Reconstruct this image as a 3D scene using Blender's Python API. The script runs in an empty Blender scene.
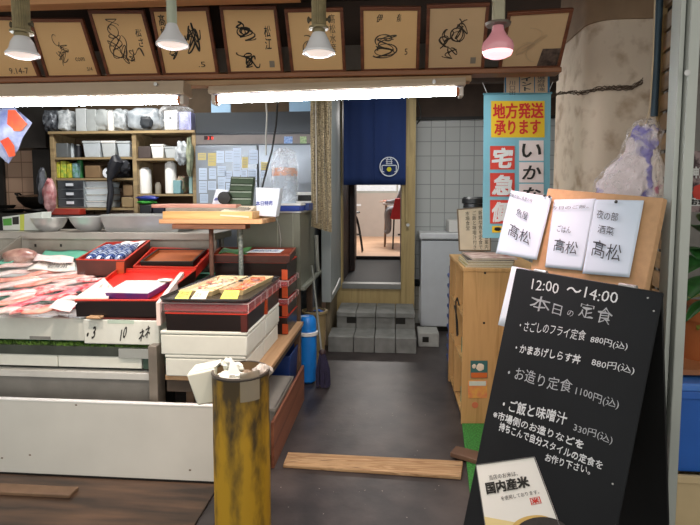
import bpy, bmesh, math, random
from mathutils import Vector, Matrix
from math import pi, sin, cos, radians as R
random.seed(7)
S = bpy.context.scene
COL = S.collection
# ---------------------------------------------------------------- camera
F, PITCH, PPY, H = 520.0, R(4.5), 237.9, 1.55
YAW = math.atan(43 / (F / cos(PITCH)))
cd = bpy.data.cameras.new('camera'); cam = bpy.data.objects.new('camera', cd); COL.objects.link(cam)
cd.sensor_width = 36; cd.lens = F / 700 * 36; cd.shift_y = -(262.5 - PPY) / 700; cd.clip_end = 100
CR = Matrix.Rotation(YAW, 3, 'Z') @ Matrix.Rotation(pi / 2 - PITCH, 3, 'X')
cam.matrix_world = Matrix.Translation((0, 0, H)) @ CR.to_4x4()
S.camera = cam
# ---------------------------------------------------------------- world and view
w = bpy.data.worlds.new('world'); S.world = w; w.use_nodes = True
bg = w.node_tree.nodes['Background']; bg.inputs[0].default_value = (1.0, 0.965, 0.91, 1); bg.inputs[1].default_value = 1.15
S.view_settings.view_transform = 'Standard'; S.view_settings.look = 'None'
S.view_settings.exposure = 0.0; S.view_settings.gamma = 1; S.view_settings.use_curve_mapping = False
TUBE, SPOT, ROOM = 62.0, 34.0, 40.0

def ray(px, py):
    return (CR @ Vector(((px - 350) / F, -(py - PPY) / F, -1)))
CAMP = Vector((0, 0, H))
def at(px, py, Y):
    d = ray(px, py); return CAMP + d * (Y / d.y)
def atx(px, py, X):
    d = ray(px, py); return CAMP + d * (X / d.x)
def atz(px, py, Z):
    d = ray(px, py); return CAMP + d * ((Z - H) / d.z)
def hit(px, py, P, N):
    d = ray(px, py); return CAMP + d * ((P - CAMP).dot(N) / d.dot(N))
def Xp(px, Y): return at(px, 197, Y).x
def Zp(py, Y, px=350): return at(px, py, Y).z

# ---------------------------------------------------------------- materials
def rgb(h):
    h = h.lstrip('#'); c = [int(h[i:i+2], 16) / 255 for i in (0, 2, 4)]
    return tuple((x / 12.92 if x <= .04045 else ((x + .055) / 1.055) ** 2.4) for x in c) + (1,)
_m = {}
def mat(name, col, rough=.6, metal=0, var=.15, scale=8, bump=0, col2=None, stretch=None, spec=.5, alpha=1, trans=0, emit=0, coat=0, lo=.35, hi=.7, detail=6):
    if name in _m: return _m[name]
    m = bpy.data.materials.new(name); m.use_nodes = True; nt = m.node_tree; b = nt.nodes['Principled BSDF']
    c = rgb(col)
    b.inputs['Roughness'].default_value = rough; b.inputs['Metallic'].default_value = metal
    b.inputs['Specular IOR Level'].default_value = spec
    b.inputs['Alpha'].default_value = alpha; b.inputs['Transmission Weight'].default_value = trans
    b.inputs['Coat Weight'].default_value = coat
    tc = nt.nodes.new('ShaderNodeTexCoord'); mp = nt.nodes.new('ShaderNodeMapping'); nt.links.new(tc.outputs['Object'], mp.inputs[0])
    if stretch: mp.inputs['Scale'].default_value = stretch
    nz = nt.nodes.new('ShaderNodeTexNoise'); nz.inputs['Scale'].default_value = scale; nz.inputs['Detail'].default_value = detail
    nt.links.new(mp.outputs[0], nz.inputs['Vector'])
    cr = nt.nodes.new('ShaderNodeValToRGB'); cr.color_ramp.elements[0].position = lo; cr.color_ramp.elements[1].position = hi
    c2 = rgb(col2) if col2 else tuple(x * (1 - var) for x in c[:3]) + (1,)
    cr.color_ramp.elements[0].color = c2; cr.color_ramp.elements[1].color = c
    nt.links.new(nz.outputs[0], cr.inputs[0]); nt.links.new(cr.outputs[0], b.inputs['Base Color'])
    if emit:
        b.inputs['Emission Color'].default_value = c; b.inputs['Emission Strength'].default_value = emit
    if bump:
        bp = nt.nodes.new('ShaderNodeBump'); bp.inputs['Strength'].default_value = bump; bp.inputs['Distance'].default_value = .01
        nt.links.new(nz.outputs[0], bp.inputs['Height']); nt.links.new(bp.outputs[0], b.inputs['Normal'])
    _m[name] = m; return m
def film(name, col='#ffffff', base=.12, wr=.5, scale=14, rough=.15):
    """crinkled transparent plastic: mostly see-through with milky folds"""
    if name in _m: return _m[name]
    m = bpy.data.materials.new(name); m.use_nodes = True; nt = m.node_tree; b = nt.nodes['Principled BSDF']
    b.inputs['Base Color'].default_value = rgb(col); b.inputs['Roughness'].default_value = rough
    tc = nt.nodes.new('ShaderNodeTexCoord'); nz = nt.nodes.new('ShaderNodeTexNoise'); nz.inputs['Scale'].default_value = scale
    nz.inputs['Detail'].default_value = 4; nz.inputs['Distortion'].default_value = 1.5
    nt.links.new(tc.outputs['Object'], nz.inputs['Vector'])
    mr = nt.nodes.new('ShaderNodeMapRange'); mr.inputs[1].default_value = .45; mr.inputs[2].default_value = .68
    mr.inputs[3].default_value = base; mr.inputs[4].default_value = wr
    nt.links.new(nz.outputs[0], mr.inputs[0]); nt.links.new(mr.outputs[0], b.inputs['Alpha'])
    bp = nt.nodes.new('ShaderNodeBump'); bp.inputs['Strength'].default_value = .8; nt.links.new(nz.outputs[0], bp.inputs['Height']); nt.links.new(bp.outputs[0], b.inputs['Normal'])
    _m[name] = m; return m
def tiles(name, col, grout, size, plane='XZ', rough=.3, gw=.03):
    if name in _m: return _m[name]
    m = bpy.data.materials.new(name); m.use_nodes = True; nt = m.node_tree; b = nt.nodes['Principled BSDF']
    b.inputs['Roughness'].default_value = rough
    tc = nt.nodes.new('ShaderNodeTexCoord'); sp = nt.nodes.new('ShaderNodeSeparateXYZ'); cb = nt.nodes.new('ShaderNodeCombineXYZ')
    nt.links.new(tc.outputs['Object'], sp.inputs[0]); nt.links.new(sp.outputs[plane[0]], cb.inputs[0]); nt.links.new(sp.outputs[plane[1]], cb.inputs[1])
    br = nt.nodes.new('ShaderNodeTexBrick'); br.offset = 0; br.squash = 1
    br.inputs['Scale'].default_value = 1; br.inputs['Brick Width'].default_value = size; br.inputs['Row Height'].default_value = size
    br.inputs['Mortar Size'].default_value = size * gw; br.inputs['Color1'].default_value = rgb(col); br.inputs['Color2'].default_value = tuple(x * .93 for x in rgb(col)[:3]) + (1,)
    br.inputs['Mortar'].default_value = rgb(grout)
    nt.links.new(cb.outputs[0], br.inputs[0]); nt.links.new(br.outputs[0], b.inputs['Base Color'])
    _m[name] = m; return m
def bands(name, cols, axis='Z', scale=10, rough=.6, dist=1.0):
    """wood-grain / slat stripes"""
    if name in _m: return _m[name]
    m = bpy.data.materials.new(name); m.use_nodes = True; nt = m.node_tree; b = nt.nodes['Principled BSDF']; b.inputs['Roughness'].default_value = rough
    tc = nt.nodes.new('ShaderNodeTexCoord'); mp = nt.nodes.new('ShaderNodeMapping'); nt.links.new(tc.outputs['Object'], mp.inputs[0])
    sc = [.12, .12, .12]; sc['XYZ'.index(axis)] = .01 if dist > 0 else 1
    mp.inputs['Scale'].default_value = [1, 1, 1]
    s3 = [scale, scale, scale]; s3['XYZ'.index(axis)] = scale * .07
    mp.inputs['Scale'].default_value = s3
    nz = nt.nodes.new('ShaderNodeTexNoise'); nz.inputs['Scale'].default_value = 1; nz.inputs['Detail'].default_value = 5; nz.inputs['Distortion'].default_value = dist
    nt.links.new(mp.outputs[0], nz.inputs['Vector'])
    cr = nt.nodes.new('ShaderNodeValToRGB'); n = len(cols)
    cr.color_ramp.elements[0].position = .3; cr.color_ramp.elements[0].color = rgb(cols[0]); cr.color_ramp.elements[1].position = .7; cr.color_ramp.elements[1].color = rgb(cols[-1])
    for i in range(1, n - 1):
        e = cr.color_ramp.elements.new(.3 + .4 * i / (n - 1)); e.color = rgb(cols[i])
    nt.links.new(nz.outputs[0], cr.inputs[0]); nt.links.new(cr.outputs[0], b.inputs['Base Color'])
    bp = nt.nodes.new('ShaderNodeBump'); bp.inputs['Strength'].default_value = .25; bp.inputs['Distance'].default_value = .005
    nt.links.new(nz.outputs[0], bp.inputs['Height']); nt.links.new(bp.outputs[0], b.inputs['Normal'])
    _m[name] = m; return m

# ---------------------------------------------------------------- mesh builder
class MB:
    def __init__(s): s.v = []; s.f = []
    def add(s, vs, fs):
        o = len(s.v); s.v += [Vector(v) for v in vs]; s.f += [tuple(i + o for i in f) for f in fs]; return s
    def box(s, x0, x1, y0, y1, z0, z1):
        return s.hexa([(x0,y0,z0),(x1,y0,z0),(x1,y1,z0),(x0,y1,z0),(x0,y0,z1),(x1,y0,z1),(x1,y1,z1),(x0,y1,z1)])
    def hexa(s, p):
        return s.add(p, [(0,3,2,1),(4,5,6,7),(0,1,5,4),(1,2,6,5),(2,3,7,6),(3,0,4,7)])
    def obox(s, c, size, rot=None):
        c = Vector(c); M = rot.to_3x3() if rot else Matrix.Identity(3); a, b, d = [q / 2 for q in size]
        return s.hexa([c + M @ Vector(q) for q in ((-a,-b,-d),(a,-b,-d),(a,b,-d),(-a,b,-d),(-a,-b,d),(a,-b,d),(a,b,d),(-a,b,d))])
    def slab(s, p0, p1, p2, p3, t):
        """p0..p3 front corners counter-clockwise seen from the front; thickness t behind"""
        p = [Vector(q) for q in (p0, p1, p2, p3)]; n = (p[1]-p[0]).cross(p[3]-p[0]).normalized()
        b = [q - n * t for q in p]
        return s.add(p + b, [(0,1,2,3),(7,6,5,4),(0,4,5,1),(1,5,6,2),(2,6,7,3),(3,7,4,0)])
    def cyl(s, p0, p1, r, r2=None, n=20, cap=True):
        p0 = Vector(p0); p1 = Vector(p1); r2 = r if r2 is None else r2; a = (p1-p0).normalized()
        u = a.orthogonal().normalized(); v = a.cross(u); vs = []
        for p, q in ((p0, r), (p1, r2)):
            vs += [p + (u*cos(2*pi*i/n) + v*sin(2*pi*i/n))*q for i in range(n)]
        fs = [(i, (i+1)%n, n+(i+1)%n, n+i) for i in range(n)]
        if cap: fs += [tuple(range(n-1,-1,-1)), tuple(range(n, 2*n))]
        return s.add(vs, fs)
    def tube(s, pts, r, n=8, closed=False):
        pts = [Vector(p) for p in pts]; N = len(pts); vs = []; rr = r if isinstance(r, (list, tuple)) else [r]*N; ref = None
        for i, p in enumerate(pts):
            t = (pts[(i+1)%N]-pts[i-1]) if closed else (pts[min(i+1,N-1)]-pts[max(i-1,0)])
            t = t.normalized()
            if ref is None: ref = t.orthogonal().normalized()
            u = (ref - t*ref.dot(t)); u = u.normalized() if u.length > 1e-6 else t.orthogonal().normalized(); ref = u; v = t.cross(u)
            vs += [p + (u*cos(2*pi*k/n) + v*sin(2*pi*k/n))*rr[i] for k in range(n)]
        fs = []
        for i in range(N if closed else N-1):
            a, b = i*n, ((i+1)%N)*n
            fs += [(a+k, a+(k+1)%n, b+(k+1)%n, b+k) for k in range(n)]
        if not closed: fs += [tuple(range(n-1,-1,-1)), tuple(range((N-1)*n, N*n))]
        return s.add(vs, fs)
    def lathe(s, prof, c, n=28, rot=None, sx=1, sy=1, cap=True):
        c = Vector(c); M = rot.to_3x3() if rot else Matrix.Identity(3); vs = []; fs = []
        for r, z in prof:
            vs += [c + M @ Vector((r*cos(2*pi*i/n)*sx, r*sin(2*pi*i/n)*sy, z)) for i in range(n)]
        for j in range(len(prof)-1):
            fs += [(j*n+i, j*n+(i+1)%n, (j+1)*n+(i+1)%n, (j+1)*n+i) for i in range(n)]
        if cap and prof[0][0] > 1e-5: fs.append(tuple(range(n-1,-1,-1)))
        if cap and prof[-1][0] > 1e-5: fs.append(tuple(range((len(prof)-1)*n, len(prof)*n)))
        return s.add(vs, fs)
    def blob(s, c, size, rot=None, jit=.08, nu=18, nv=12, p=1.0, seed=None, flat=None):
        """lumpy superellipsoid; p<1 boxier; flat cuts the bottom flat at that fraction"""
        rd = random.Random(seed if seed is not None else random.random()); c = Vector(c); M = rot.to_3x3() if rot else Matrix.Identity(3)
        ph = [rd.uniform(0, 6.3) for _ in range(6)]; sg = lambda q: math.copysign(abs(q)**p, q); vs = []; fs = []
        for j in range(nv+1):
            th = -pi/2 + pi*j/nv
            for i in range(nu):
                a = 2*pi*i/nu
                q = Vector((sg(cos(th))*sg(cos(a)), sg(cos(th))*sg(sin(a)), sg(sin(th))))
                k = 1 + jit*(sin(3*a+ph[0]+2*th)+.7*sin(5*a+ph[1]-3*th)+.6*sin(7*th+ph[2]+2*a)+.5*sin(9*a+ph[3]+5*th))*.5*cos(th)**.5 if cos(th) > 0 else 1
                q = q * k
                if flat is not None: q.z = max(q.z, -flat)
                vs.append(c + M @ Vector((q.x*size[0]/2, q.y*size[1]/2, q.z*size[2]/2)))
        for j in range(nv):
            fs += [(j*nu+i, j*nu+(i+1)%nu, (j+1)*nu+(i+1)%nu, (j+1)*nu+i) for i in range(nu)]
        return s.add(vs, fs)
    def ribbon(s, pts, wd, n):
        pts = [Vector(p) for p in pts]; n = Vector(n); vs = []; N = len(pts); ww = wd if isinstance(wd, list) else [wd]*N
        for i, p in enumerate(pts):
            t = pts[min(i+1,N-1)]-pts[max(i-1,0)]; b = n.cross(t); b = b.normalized() if b.length > 1e-9 else Vector((0,0,1))
            vs += [p - b*ww[i]/2, p + b*ww[i]/2]
        return s.add(vs, [(2*i, 2*i+1, 2*i+3, 2*i+2) for i in range(N-1)])
    def sheet(s, fn, nu=12, nv=12, t=.0):
        """surface fn(u,v)->point, u,v in 0..1, optional thickness below"""
        vs = [Vector(fn(i/nu, j/nv)) for j in range(nv+1) for i in range(nu+1)]; k = nu+1
        fs = [(j*k+i, j*k+i+1, (j+1)*k+i+1, (j+1)*k+i) for j in range(nv) for i in range(nu)]
        return s.add(vs, fs)
    def tray(s, x0, x1, y0, y1, z0, z1, t=.008, flare=0, base=None):
        """open box with walls and floor"""
        base = t if base is None else base; f = flare
        o = [(x0+f,y0+f,z0),(x1-f,y0+f,z0),(x1-f,y1-f,z0),(x0+f,y1-f,z0),(x0,y0,z1),(x1,y0,z1),(x1,y1,z1),(x0,y1,z1),
             (x0+t,y0+t,z1),(x1-t,y0+t,z1),(x1-t,y1-t,z1),(x0+t,y1-t,z1),(x0+t+f,y0+t+f,z0+base),(x1-t-f,y0+t+f,z0+base),(x1-t-f,y1-t-f,z0+base),(x0+t+f,y1-t-f,z0+base)]
        fs = [(3,2,1,0)]
        for a in range(4):
            b = (a+1)%4; fs += [(a,b,4+b,4+a),(4+a,4+b,8+b,8+a),(8+a,8+b,12+b,12+a)]
        fs.append((12,13,14,15)); return s.add(o, fs)
    def xf(s, M):
        s.v = [M @ v for v in s.v]; return s

def obj(name, mb, m, parent=None, bevel=0, smooth=True, seg=2, solid=0):
    off = Vector(parent['_o']) if parent is not None and '_o' in parent else Vector((0,0,0))
    if parent is None:   # own origin at base centre
        xs = [v.x for v in mb.v]; ys = [v.y for v in mb.v]; zs = [v.z for v in mb.v]
        off = Vector(((min(xs)+max(xs))/2, (min(ys)+max(ys))/2, min(zs)))
    me = bpy.data.meshes.new(name); me.from_pydata([v - off for v in mb.v], [], mb.f); me.validate()
    me.materials.append(m)
    o = bpy.data.objects.new(name, me); COL.objects.link(o)
    o['_o'] = tuple(off)
    if parent is not None: o.parent = parent
    if parent is None: o.location = off
    if parent is not None: o.location = (0, 0, 0)
    bm = bmesh.new(); bm.from_mesh(me); bmesh.ops.recalc_face_normals(bm, faces=bm.faces) if len(mb.f) > 1 else None; bm.to_mesh(me); bm.free()
    if smooth:
        me.shade_smooth(); me.set_sharp_from_angle(angle=R(35))
    if solid:
        so = o.modifiers.new('thick', 'SOLIDIFY'); so.thickness = solid; so.offset = 0
    if bevel:
        b = o.modifiers.new('bevel', 'BEVEL'); b.width = bevel; b.segments = seg; b.limit_method = 'ANGLE'; b.angle_limit = R(40)
    return o
def tag(o, label, cat, group=None, kind=None):
    o['label'] = label; o['category'] = cat
    if group: o['group'] = group
    if kind: o['kind'] = kind
    return o
def thing(name, label, cat, loc, group=None):
    o = bpy.data.objects.new(name, None); COL.objects.link(o); o.location = loc; o['_o'] = tuple(loc); o.empty_display_size = .05
    return tag(o, label, cat, group)
def struct(name, mb, m, parent=None, bevel=0, label=None):
    o = obj(name, mb, m, parent, bevel)
    if parent is None: o['kind'] = 'structure'
    if label and parent is None: o['label'] = label
    return o
def single(name, mb, m, label, cat, group=None, kind=None, **k):
    return tag(obj(name, mb, m, None, **k), label, cat, group, kind)

# text: glyph outlines mapped on a quad
_tc = {}
def glyphs(body, bold=0.0, shear=0, spacing=1, line=1):
    key = (body, bold, shear, spacing, line)
    if key not in _tc:
        c = bpy.data.curves.new('t', 'FONT'); c.body = body; c.offset = bold; c.shear = shear; c.space_character = spacing; c.space_line = line; c.resolution_u = 2
        c.align_x = 'CENTER' if '\n' in body else 'LEFT'
        o = bpy.data.objects.new('t', c); COL.objects.link(o); dg = bpy.context.evaluated_depsgraph_get()
        me = bpy.data.meshes.new_from_object(o.evaluated_get(dg))
        vs = [(v.co.x, v.co.y) for v in me.vertices]; fs = [tuple(p.vertices) for p in me.polygons]
        bpy.data.objects.remove(o); bpy.data.curves.remove(c); bpy.data.meshes.remove(me)
        x0 = min(v[0] for v in vs); x1 = max(v[0] for v in vs); y0 = min(v[1] for v in vs); y1 = max(v[1] for v in vs)
        _tc[key] = ([((x-x0)/(x1-x0), (y-y0)/(y1-y0)) for x, y in vs], fs)
    return _tc[key]
def textq(mb, body, q, lift=.0012, jit=0, **k):
    """q: bottom-left, bottom-right, top-right, top-left"""
    bold = k.pop('bold', 0)
    if bold > 0:      # heavier strokes: the same glyphs laid twice more, a hair apart
        q = [Vector(p) for p in q]; nl = body.count('\n')+1; nc = max(len(l) for l in body.split('\n'))
        du = (q[1]-q[0])/nc*bold*1.6; dv = (q[3]-q[0])/nl*bold*1.2
        for j, sgn in enumerate(((1,1),(-1,1),(1,-1))):
            textq(mb, body, [p+du*sgn[0]+dv*sgn[1] for p in q], lift+.0001*(j+1), 0, **k)
        return textq(mb, body, [p-du-dv for p in q], lift, jit, **k)
    vs, fs = glyphs(body, **k); q = [Vector(p) for p in q]
    n = (q[1]-q[0]).cross(q[3]-q[0]).normalized()
    if n.dot(CAMP - q[0]) < 0: n = -n
    ph = random.uniform(0, 6)
    return mb.add([q[0]*(1-x)*(1-y)+q[1]*x*(1-y)+q[2]*x*y+q[3]*(1-x)*y + n*lift + (q[3]-q[0])*jit*sin(x*9+ph) for x, y in vs], fs)
def textpx(mb, body, P, N, p0, p1, h, up=(0,-1), lift=.0015, **k):
    q = [p0, p1, (p1[0]+up[0]*h, p1[1]+up[1]*h), (p0[0]+up[0]*h, p0[1]+up[1]*h)]
    return textq(mb, body, [hit(a, b, P, N) for a, b in q], lift=lift, **k)
def scribble(mb, O, U, V, seed, wd=.006, n=3):
    """loopy signature strokes in the box O + u*U + v*V"""
    rd = random.Random(seed); N = U.cross(V).normalized()
    if N.dot(CAMP-O) < 0: N = -N
    for k in range(n):
        cx, cy = rd.uniform(.25,.75), rd.uniform(.3,.75); pts = []; a = rd.uniform(0,6); dx, dy = rd.uniform(-.3,.3), rd.uniform(-.35,.35)
        r1, r2 = rd.uniform(.08,.26), rd.uniform(.08,.26); w1 = rd.choice([1,2,3]); w2 = rd.choice([2,3,4])
        for i in range(40):
            t = i/39; x = cx+dx*(t-.5)+r1*sin(w1*2*pi*t+a); y = cy+dy*(t-.5)+r2*cos(w2*pi*t+a)*(1-.4*t)
            x = min(.95, max(.05, x)); y = min(.95, max(.05, y)); pts.append(O+U*x+V*y+N*.0015)
        mb.ribbon(pts, [wd*(.5+.5*abs(sin(i*.23+k))) for i in range(40)], N)
    return mb

# common materials
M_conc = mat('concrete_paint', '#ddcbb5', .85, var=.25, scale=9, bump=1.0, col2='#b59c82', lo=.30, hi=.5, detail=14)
M_darkbrown = mat('dark_brown_wood', '#4a382c', .7, var=.3, scale=6)
M_frame = bands('frame_wood', ['#5e3524', '#7d4a30'], 'X', 30, .45)
M_rail = bands('rail_wood', ['#6d4226', '#8f5c38'], 'X', 20, .5)
M_steel = mat('stainless', '#b9b9b6', .35, .6, var=.15, scale=6)
M_alu = mat('aluminium', '#aeb2ac', .45, .3, var=.12, scale=5)
M_foam = mat('foam_white', '#dcdfd4', .8, var=.06, scale=18, bump=.15)
M_white = mat('white_plastic', '#e6e6e2', .45, var=.04)
M_paper = mat('paper', '#dfe6ee', .8, var=.03)
M_ink = mat('black_ink', '#26241f', .6)
M_black = mat('black_plastic', '#15140f', .35)
M_lacq = mat('red_lacquer', '#b8301c', .35, var=.2)
M_blacq = mat('black_lacquer', '#1d100d', .3, var=.3)
M_tan = bands('tan_wood', ['#a37d56', '#c6a27a'], 'Y', 14, .65)
M_clear = mat('clear_acrylic', '#ffe8e8', .08, alpha=.05)
M_film = film('plastic_film')
M_milky = film('milky_film', '#f4f6f8', .45, .85)
M_blue = mat('blue_plastic', '#2c63b8', .4, var=.1)
M_tileR = tiles('white_tiles', '#bfc3c2', '#8f9493', .17, 'XZ')
M_tileL = tiles('beige_tiles', '#cba990', '#8e705c', .16, 'XZ')

# ================================================================ SETTING
m_floor = mat('asphalt_floor', '#47403e', .42, var=.4, scale=4.5, bump=.5, col2='#2a2627', detail=12)
struct('floor', MB().box(-6, 4, -2.5, 6.5, -.08, 0), m_floor)
m_ceil = mat('ceiling_paint', '#4b4038', .9)
struct('ceiling', MB().box(-6, 4, .9, 6.3, 3.0, 3.08), m_ceil)
struct('wall_left', MB().box(-5.1, -5.0, 2.6, 6.3, 0, 3.0), mat('left_wall_paint', '#5a4c42', .8))
struct('wall_back', MB().box(-5.0, -.69, 5.3, 5.4, 0, 2.1), M_tileL)
struct('wall_back_upper', MB().box(-5.0, -.69, 5.29, 5.4, 2.1, 3.0), mat('upper_brown', '#5b4a37', .8, var=.3, scale=5))
struct('wall_right', MB().box(2.4, 2.5, .9, 6.4, 0, 3.0), mat('right_wall_paint', '#8a8680', .8))
XL = atx(330, 300, -.60).x
struct('wall_passage', MB().box(-.69, -.60, 5.0, 6.0, .52, 3.0), mat('passage_panel', '#98a09f', .5, var=.1, scale=3))
struct('wall_passage_base', MB().box(-.69, -.645, 5.30, 6.0, 0, .52), mat('passage_base', '#8a7c62', .7, var=.3, scale=5))
# door wall: tile wall right of the door, set back, brown band above
YT = 6.35
struct('wall_tile', MB().box(.2, 2.4, YT, YT+.1, 0, Zp(121, YT)), M_tileR)
struct('wall_header', MB().box(.2, 2.4, YT-.03, YT+.1, Zp(121, YT)+.03, 3.0), M_darkbrown)
struct('trim_1', MB().box(.2, 2.4, YT-.05, YT+.0, Zp(121, YT), Zp(121, YT)+.03), mat('dark_strip', '#1e1b19', .6))
YD = 6.0
m_door = bands('door_wood', ['#8d7a50', '#b19c6a', '#a48e5e'], 'Z', 16, .55)
dx0, dx1 = Xp(342.5, YD), Xp(401.5, YD)
door_post = struct('trim_2', MB().box(dx1, Xp(415, YD), YD-.06, YD+.12, 0, 3.0), m_door)              # right post
struct('trim_3', MB().box(-.70, dx0, YD-.02, YD+.12, 0, 3.0), m_door)
struct('trim_4', MB().box(dx0, dx1, YD-.02, YD+.12, 0, Zp(288, YD)), m_door)              # wooden riser under the sill
struct('trim_5', MB().box(dx0, dx1, YD-.04, YD+.1, Zp(288, YD), Zp(283, YD)), mat('sill_strip', '#8d8f8d', .4, .5))
ob = struct('trim_6', MB().box(dx0, dx1, YD, YD+.1, Zp(95, YD)+.05, 3.0), M_darkbrown)
# rooms beyond the door
zf1 = Zp(283, YD)
struct('floor_entry', MB().box(-1.0, 1.3, YD+.12, 8.35, zf1-.05, zf1), mat('dark_mat', '#0d1216', .55, var=.2, scale=10, spec=.12))
zf2 = .60
struct('floor_back', MB().box(-2.2, 2.4, 8.35, 12.6, zf1-.05, zf2), bands('light_boards', ['#c09878', '#d6b294'], 'X', 9, .45))
struct('trim_7', MB().box(-1.0, 1.3, 8.32, 8.35, zf1, zf2), mat('dark_riser', '#241c1a', .5))
struct('wall_entry', MB().box(dx0-.02, dx0+.0, YD+.12, 8.35, zf1, 3.0).box(dx0, Xp(355.5, 7.18), 7.0, 7.17, zf1, 3.0), mat('dark_door_wood', '#3a211c', .5, var=.3))
struct('wall_entry_right', MB().box(dx1+.02, dx1+.1, YD+.12, 8.35, zf1, 3.0), M_darkbrown)
YB = 12.5
m_int = mat('interior_wall', '#b3aca6', .7, var=.05)
struct('wall_far', MB().box(-2.2, 2.4, YB, YB+.1, zf2, Zp(193, YB)), m_int)
struct('wall_far_top', MB().box(-2.2, 2.4, YB, YB+.1, 2.6, 3.3), m_int)
struct('wall_far_left', MB().box(-2.3, -2.2, 7.2, YB+.1, zf1, 3.3), m_int)
struct('wall_far_right', MB().box(2.4, 2.5, 7.2, YB+.1, zf1, 3.3), m_int)
struct('ceiling_back', MB().box(-2.3, 2.5, 6.4, YB+.1, 3.2, 3.3), mat('int_ceiling', '#d8d4cc', .8))
wn = struct('window_1', MB().box(-2.2, 2.4, YB+.02, YB+.06, Zp(193, YB), Zp(193, YB)+.05).box(-2.2, 2.4, YB+.02, YB+.06, 2.56, 2.6), M_alu)
mbw = MB()
for i in range(5): mbw.box(-2.2+i*1.14, -2.16+i*1.14, YB+.02, YB+.06, Zp(193, YB)+.05, 2.56)
struct('window_frame', mbw, M_alu, wn)
struct('window_pane', MB().box(-2.2, 2.4, YB+.035, YB+.042, Zp(193, YB)+.05, 2.56), mat('pane', '#dfe8f8', .1, alpha=.3), wn)
# interior ceiling lamp (real)
def area(name, loc, sx, sy, e, col, parent=None, rot=(0,0,0)):
    l = bpy.data.lights.new(name, 'AREA'); l.shape = 'RECTANGLE'; l.size = sx; l.size_y = sy; l.energy = e; l.color = col
    o = bpy.data.objects.new(name, l); COL.objects.link(o); o.location = loc; o.rotation_euler = rot
    if parent: o.parent = parent; o.location = Vector(loc)-Vector(parent['_o'])
    return o
t = thing('ceiling_light', 'long ceiling light in the dining room behind the blue curtain', 'ceiling light', (0, 10.2, 3.14))
obj('housing', MB().box(-.7, .7, 9.9, 10.5, 3.14, 3.2), M_white, t)
area('lamp_glow', (0, 10.2, 3.13), 1.3, .5, ROOM*3, (1, .95, .9), t)

for (nm,lb,x,y,e) in (('kitchen_ceiling_light','ceiling light over the kitchen shelving, above the fish counter',-2.2,4.1,44),('passage_fill_light','added fill light over the passage by the white tiled wall',.45,4.6,26)):  # the passage one is an added fill light, no known lamp there
    t = thing('ceiling_light', lb, 'ceiling light', (x,y,2.93)); obj('housing', MB().box(x-.6,x+.6,y-.08,y+.08,2.94,3.0), M_white, t, bevel=.01)
    area('lamp_glow', (x,y,2.93), 1.15, .12, e, (1,.97,.92), t)
# fascia behind the picture frames, beams
YF = 2.95
m_fas = mat('fascia_brown', '#4a3a30', .8, var=.3, scale=5)
struct('wall_front', MB().box(-5, Xp(555, YF), YF, YF+.06, Zp(84, YF), 3.0), m_fas)
struct('trim_8', MB().box(-5, Xp(555, YF), YF-.015, YF, Zp(70, YF), Zp(46, YF)), mat('grey_board', '#8c857b', .8))
struct('trim_9', MB().box(-5, Xp(300, 2.4), 2.38, 2.46, Zp(-4, 2.4), 3.0), bands('beam_wood', ['#a9764c', '#c6925f'], 'X', 10, .6))
struct('trim_10', MB().box(-5, Xp(640, 2.9), 2.5, 2.94, Zp(-2, 2.9), 3.0), mat('dark_beam', '#2f2620', .8))
RY = 2.70
za, zb = Zp(76, RY), Zp(71, RY)
m_ledge = M_rail
struct('trim_11', MB().box(-5, Xp(558, RY), RY, 2.80, za, zb), M_rail, bevel=.004)
struct('trim_12', MB().box(-5, Xp(470, RY), RY+.02, RY+.10, Zp(82, RY), za-.002), mat('under_rail_board', '#b08f68', .6, var=.2), bevel=.003)  # plain tan board below the rail

# concrete column with rounded left corner
CY = 3.0
cx0, cx1 = Xp(553, CY+.6), Xp(652, CY)
prof = []
r = .13
for i in range(9):
    a = pi + (pi/2)*i/8; prof.append((cx0+r+r*cos(a), CY+r+r*sin(a)))
prof += [(cx1, CY), (cx1, CY+.6), (cx0, CY+.6)]
def prism(mb, pr, z0, z1):
    n = len(pr); return mb.add([(x,y,z0) for x,y in pr]+[(x,y,z1) for x,y in pr], [(i,(i+1)%n,n+(i+1)%n,n+i) for i in range(n)]+[tuple(range(n-1,-1,-1)), tuple(range(n,2*n))])
zc = Zp(20, CY, 600)
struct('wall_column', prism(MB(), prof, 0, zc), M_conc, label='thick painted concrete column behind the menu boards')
prof2 = [(x+(.012 if x > cx0+.3 else -.005), y-.012 if y < CY+.3 else y) for x, y in prof]
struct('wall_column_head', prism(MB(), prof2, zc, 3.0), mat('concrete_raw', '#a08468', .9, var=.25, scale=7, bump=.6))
# wires tied round the column
mbw = MB(); rd = random.Random(3)
for k in range(7):
    pts = []
    for i in range(46):
        t_ = i/45; px = 549 + t_*94; y0 = 88 + 8*max(0, 1-t_*5) ** 1 + rd.uniform(-1.3, 1.3) + 2.2*sin(t_*14+k*1.1) * (.4+.6*t_) - (10*max(0, t_-.88)*6)
        if px < 557: p = at(px, y0, CY+.12)
        else: p = at(px, y0, CY-.012 - .004*(k%3)); p.y = max(p.y, CY + (r - math.sqrt(max(0, r*r-(max(0, cx0+r-p.x))**2))) - .012-.004*(k%3) if p.x < cx0+r else CY-.012-.004*(k%3)) if p.x < cx0+r else p.y
        pts.append(p)
    mbw.tube(pts, .002, 5)
single('wire_bundle', mbw, mat('rusty_wire', '#5b4a3c', .8), 'tangled rusty wires tied around the concrete column', 'wire')

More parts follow.
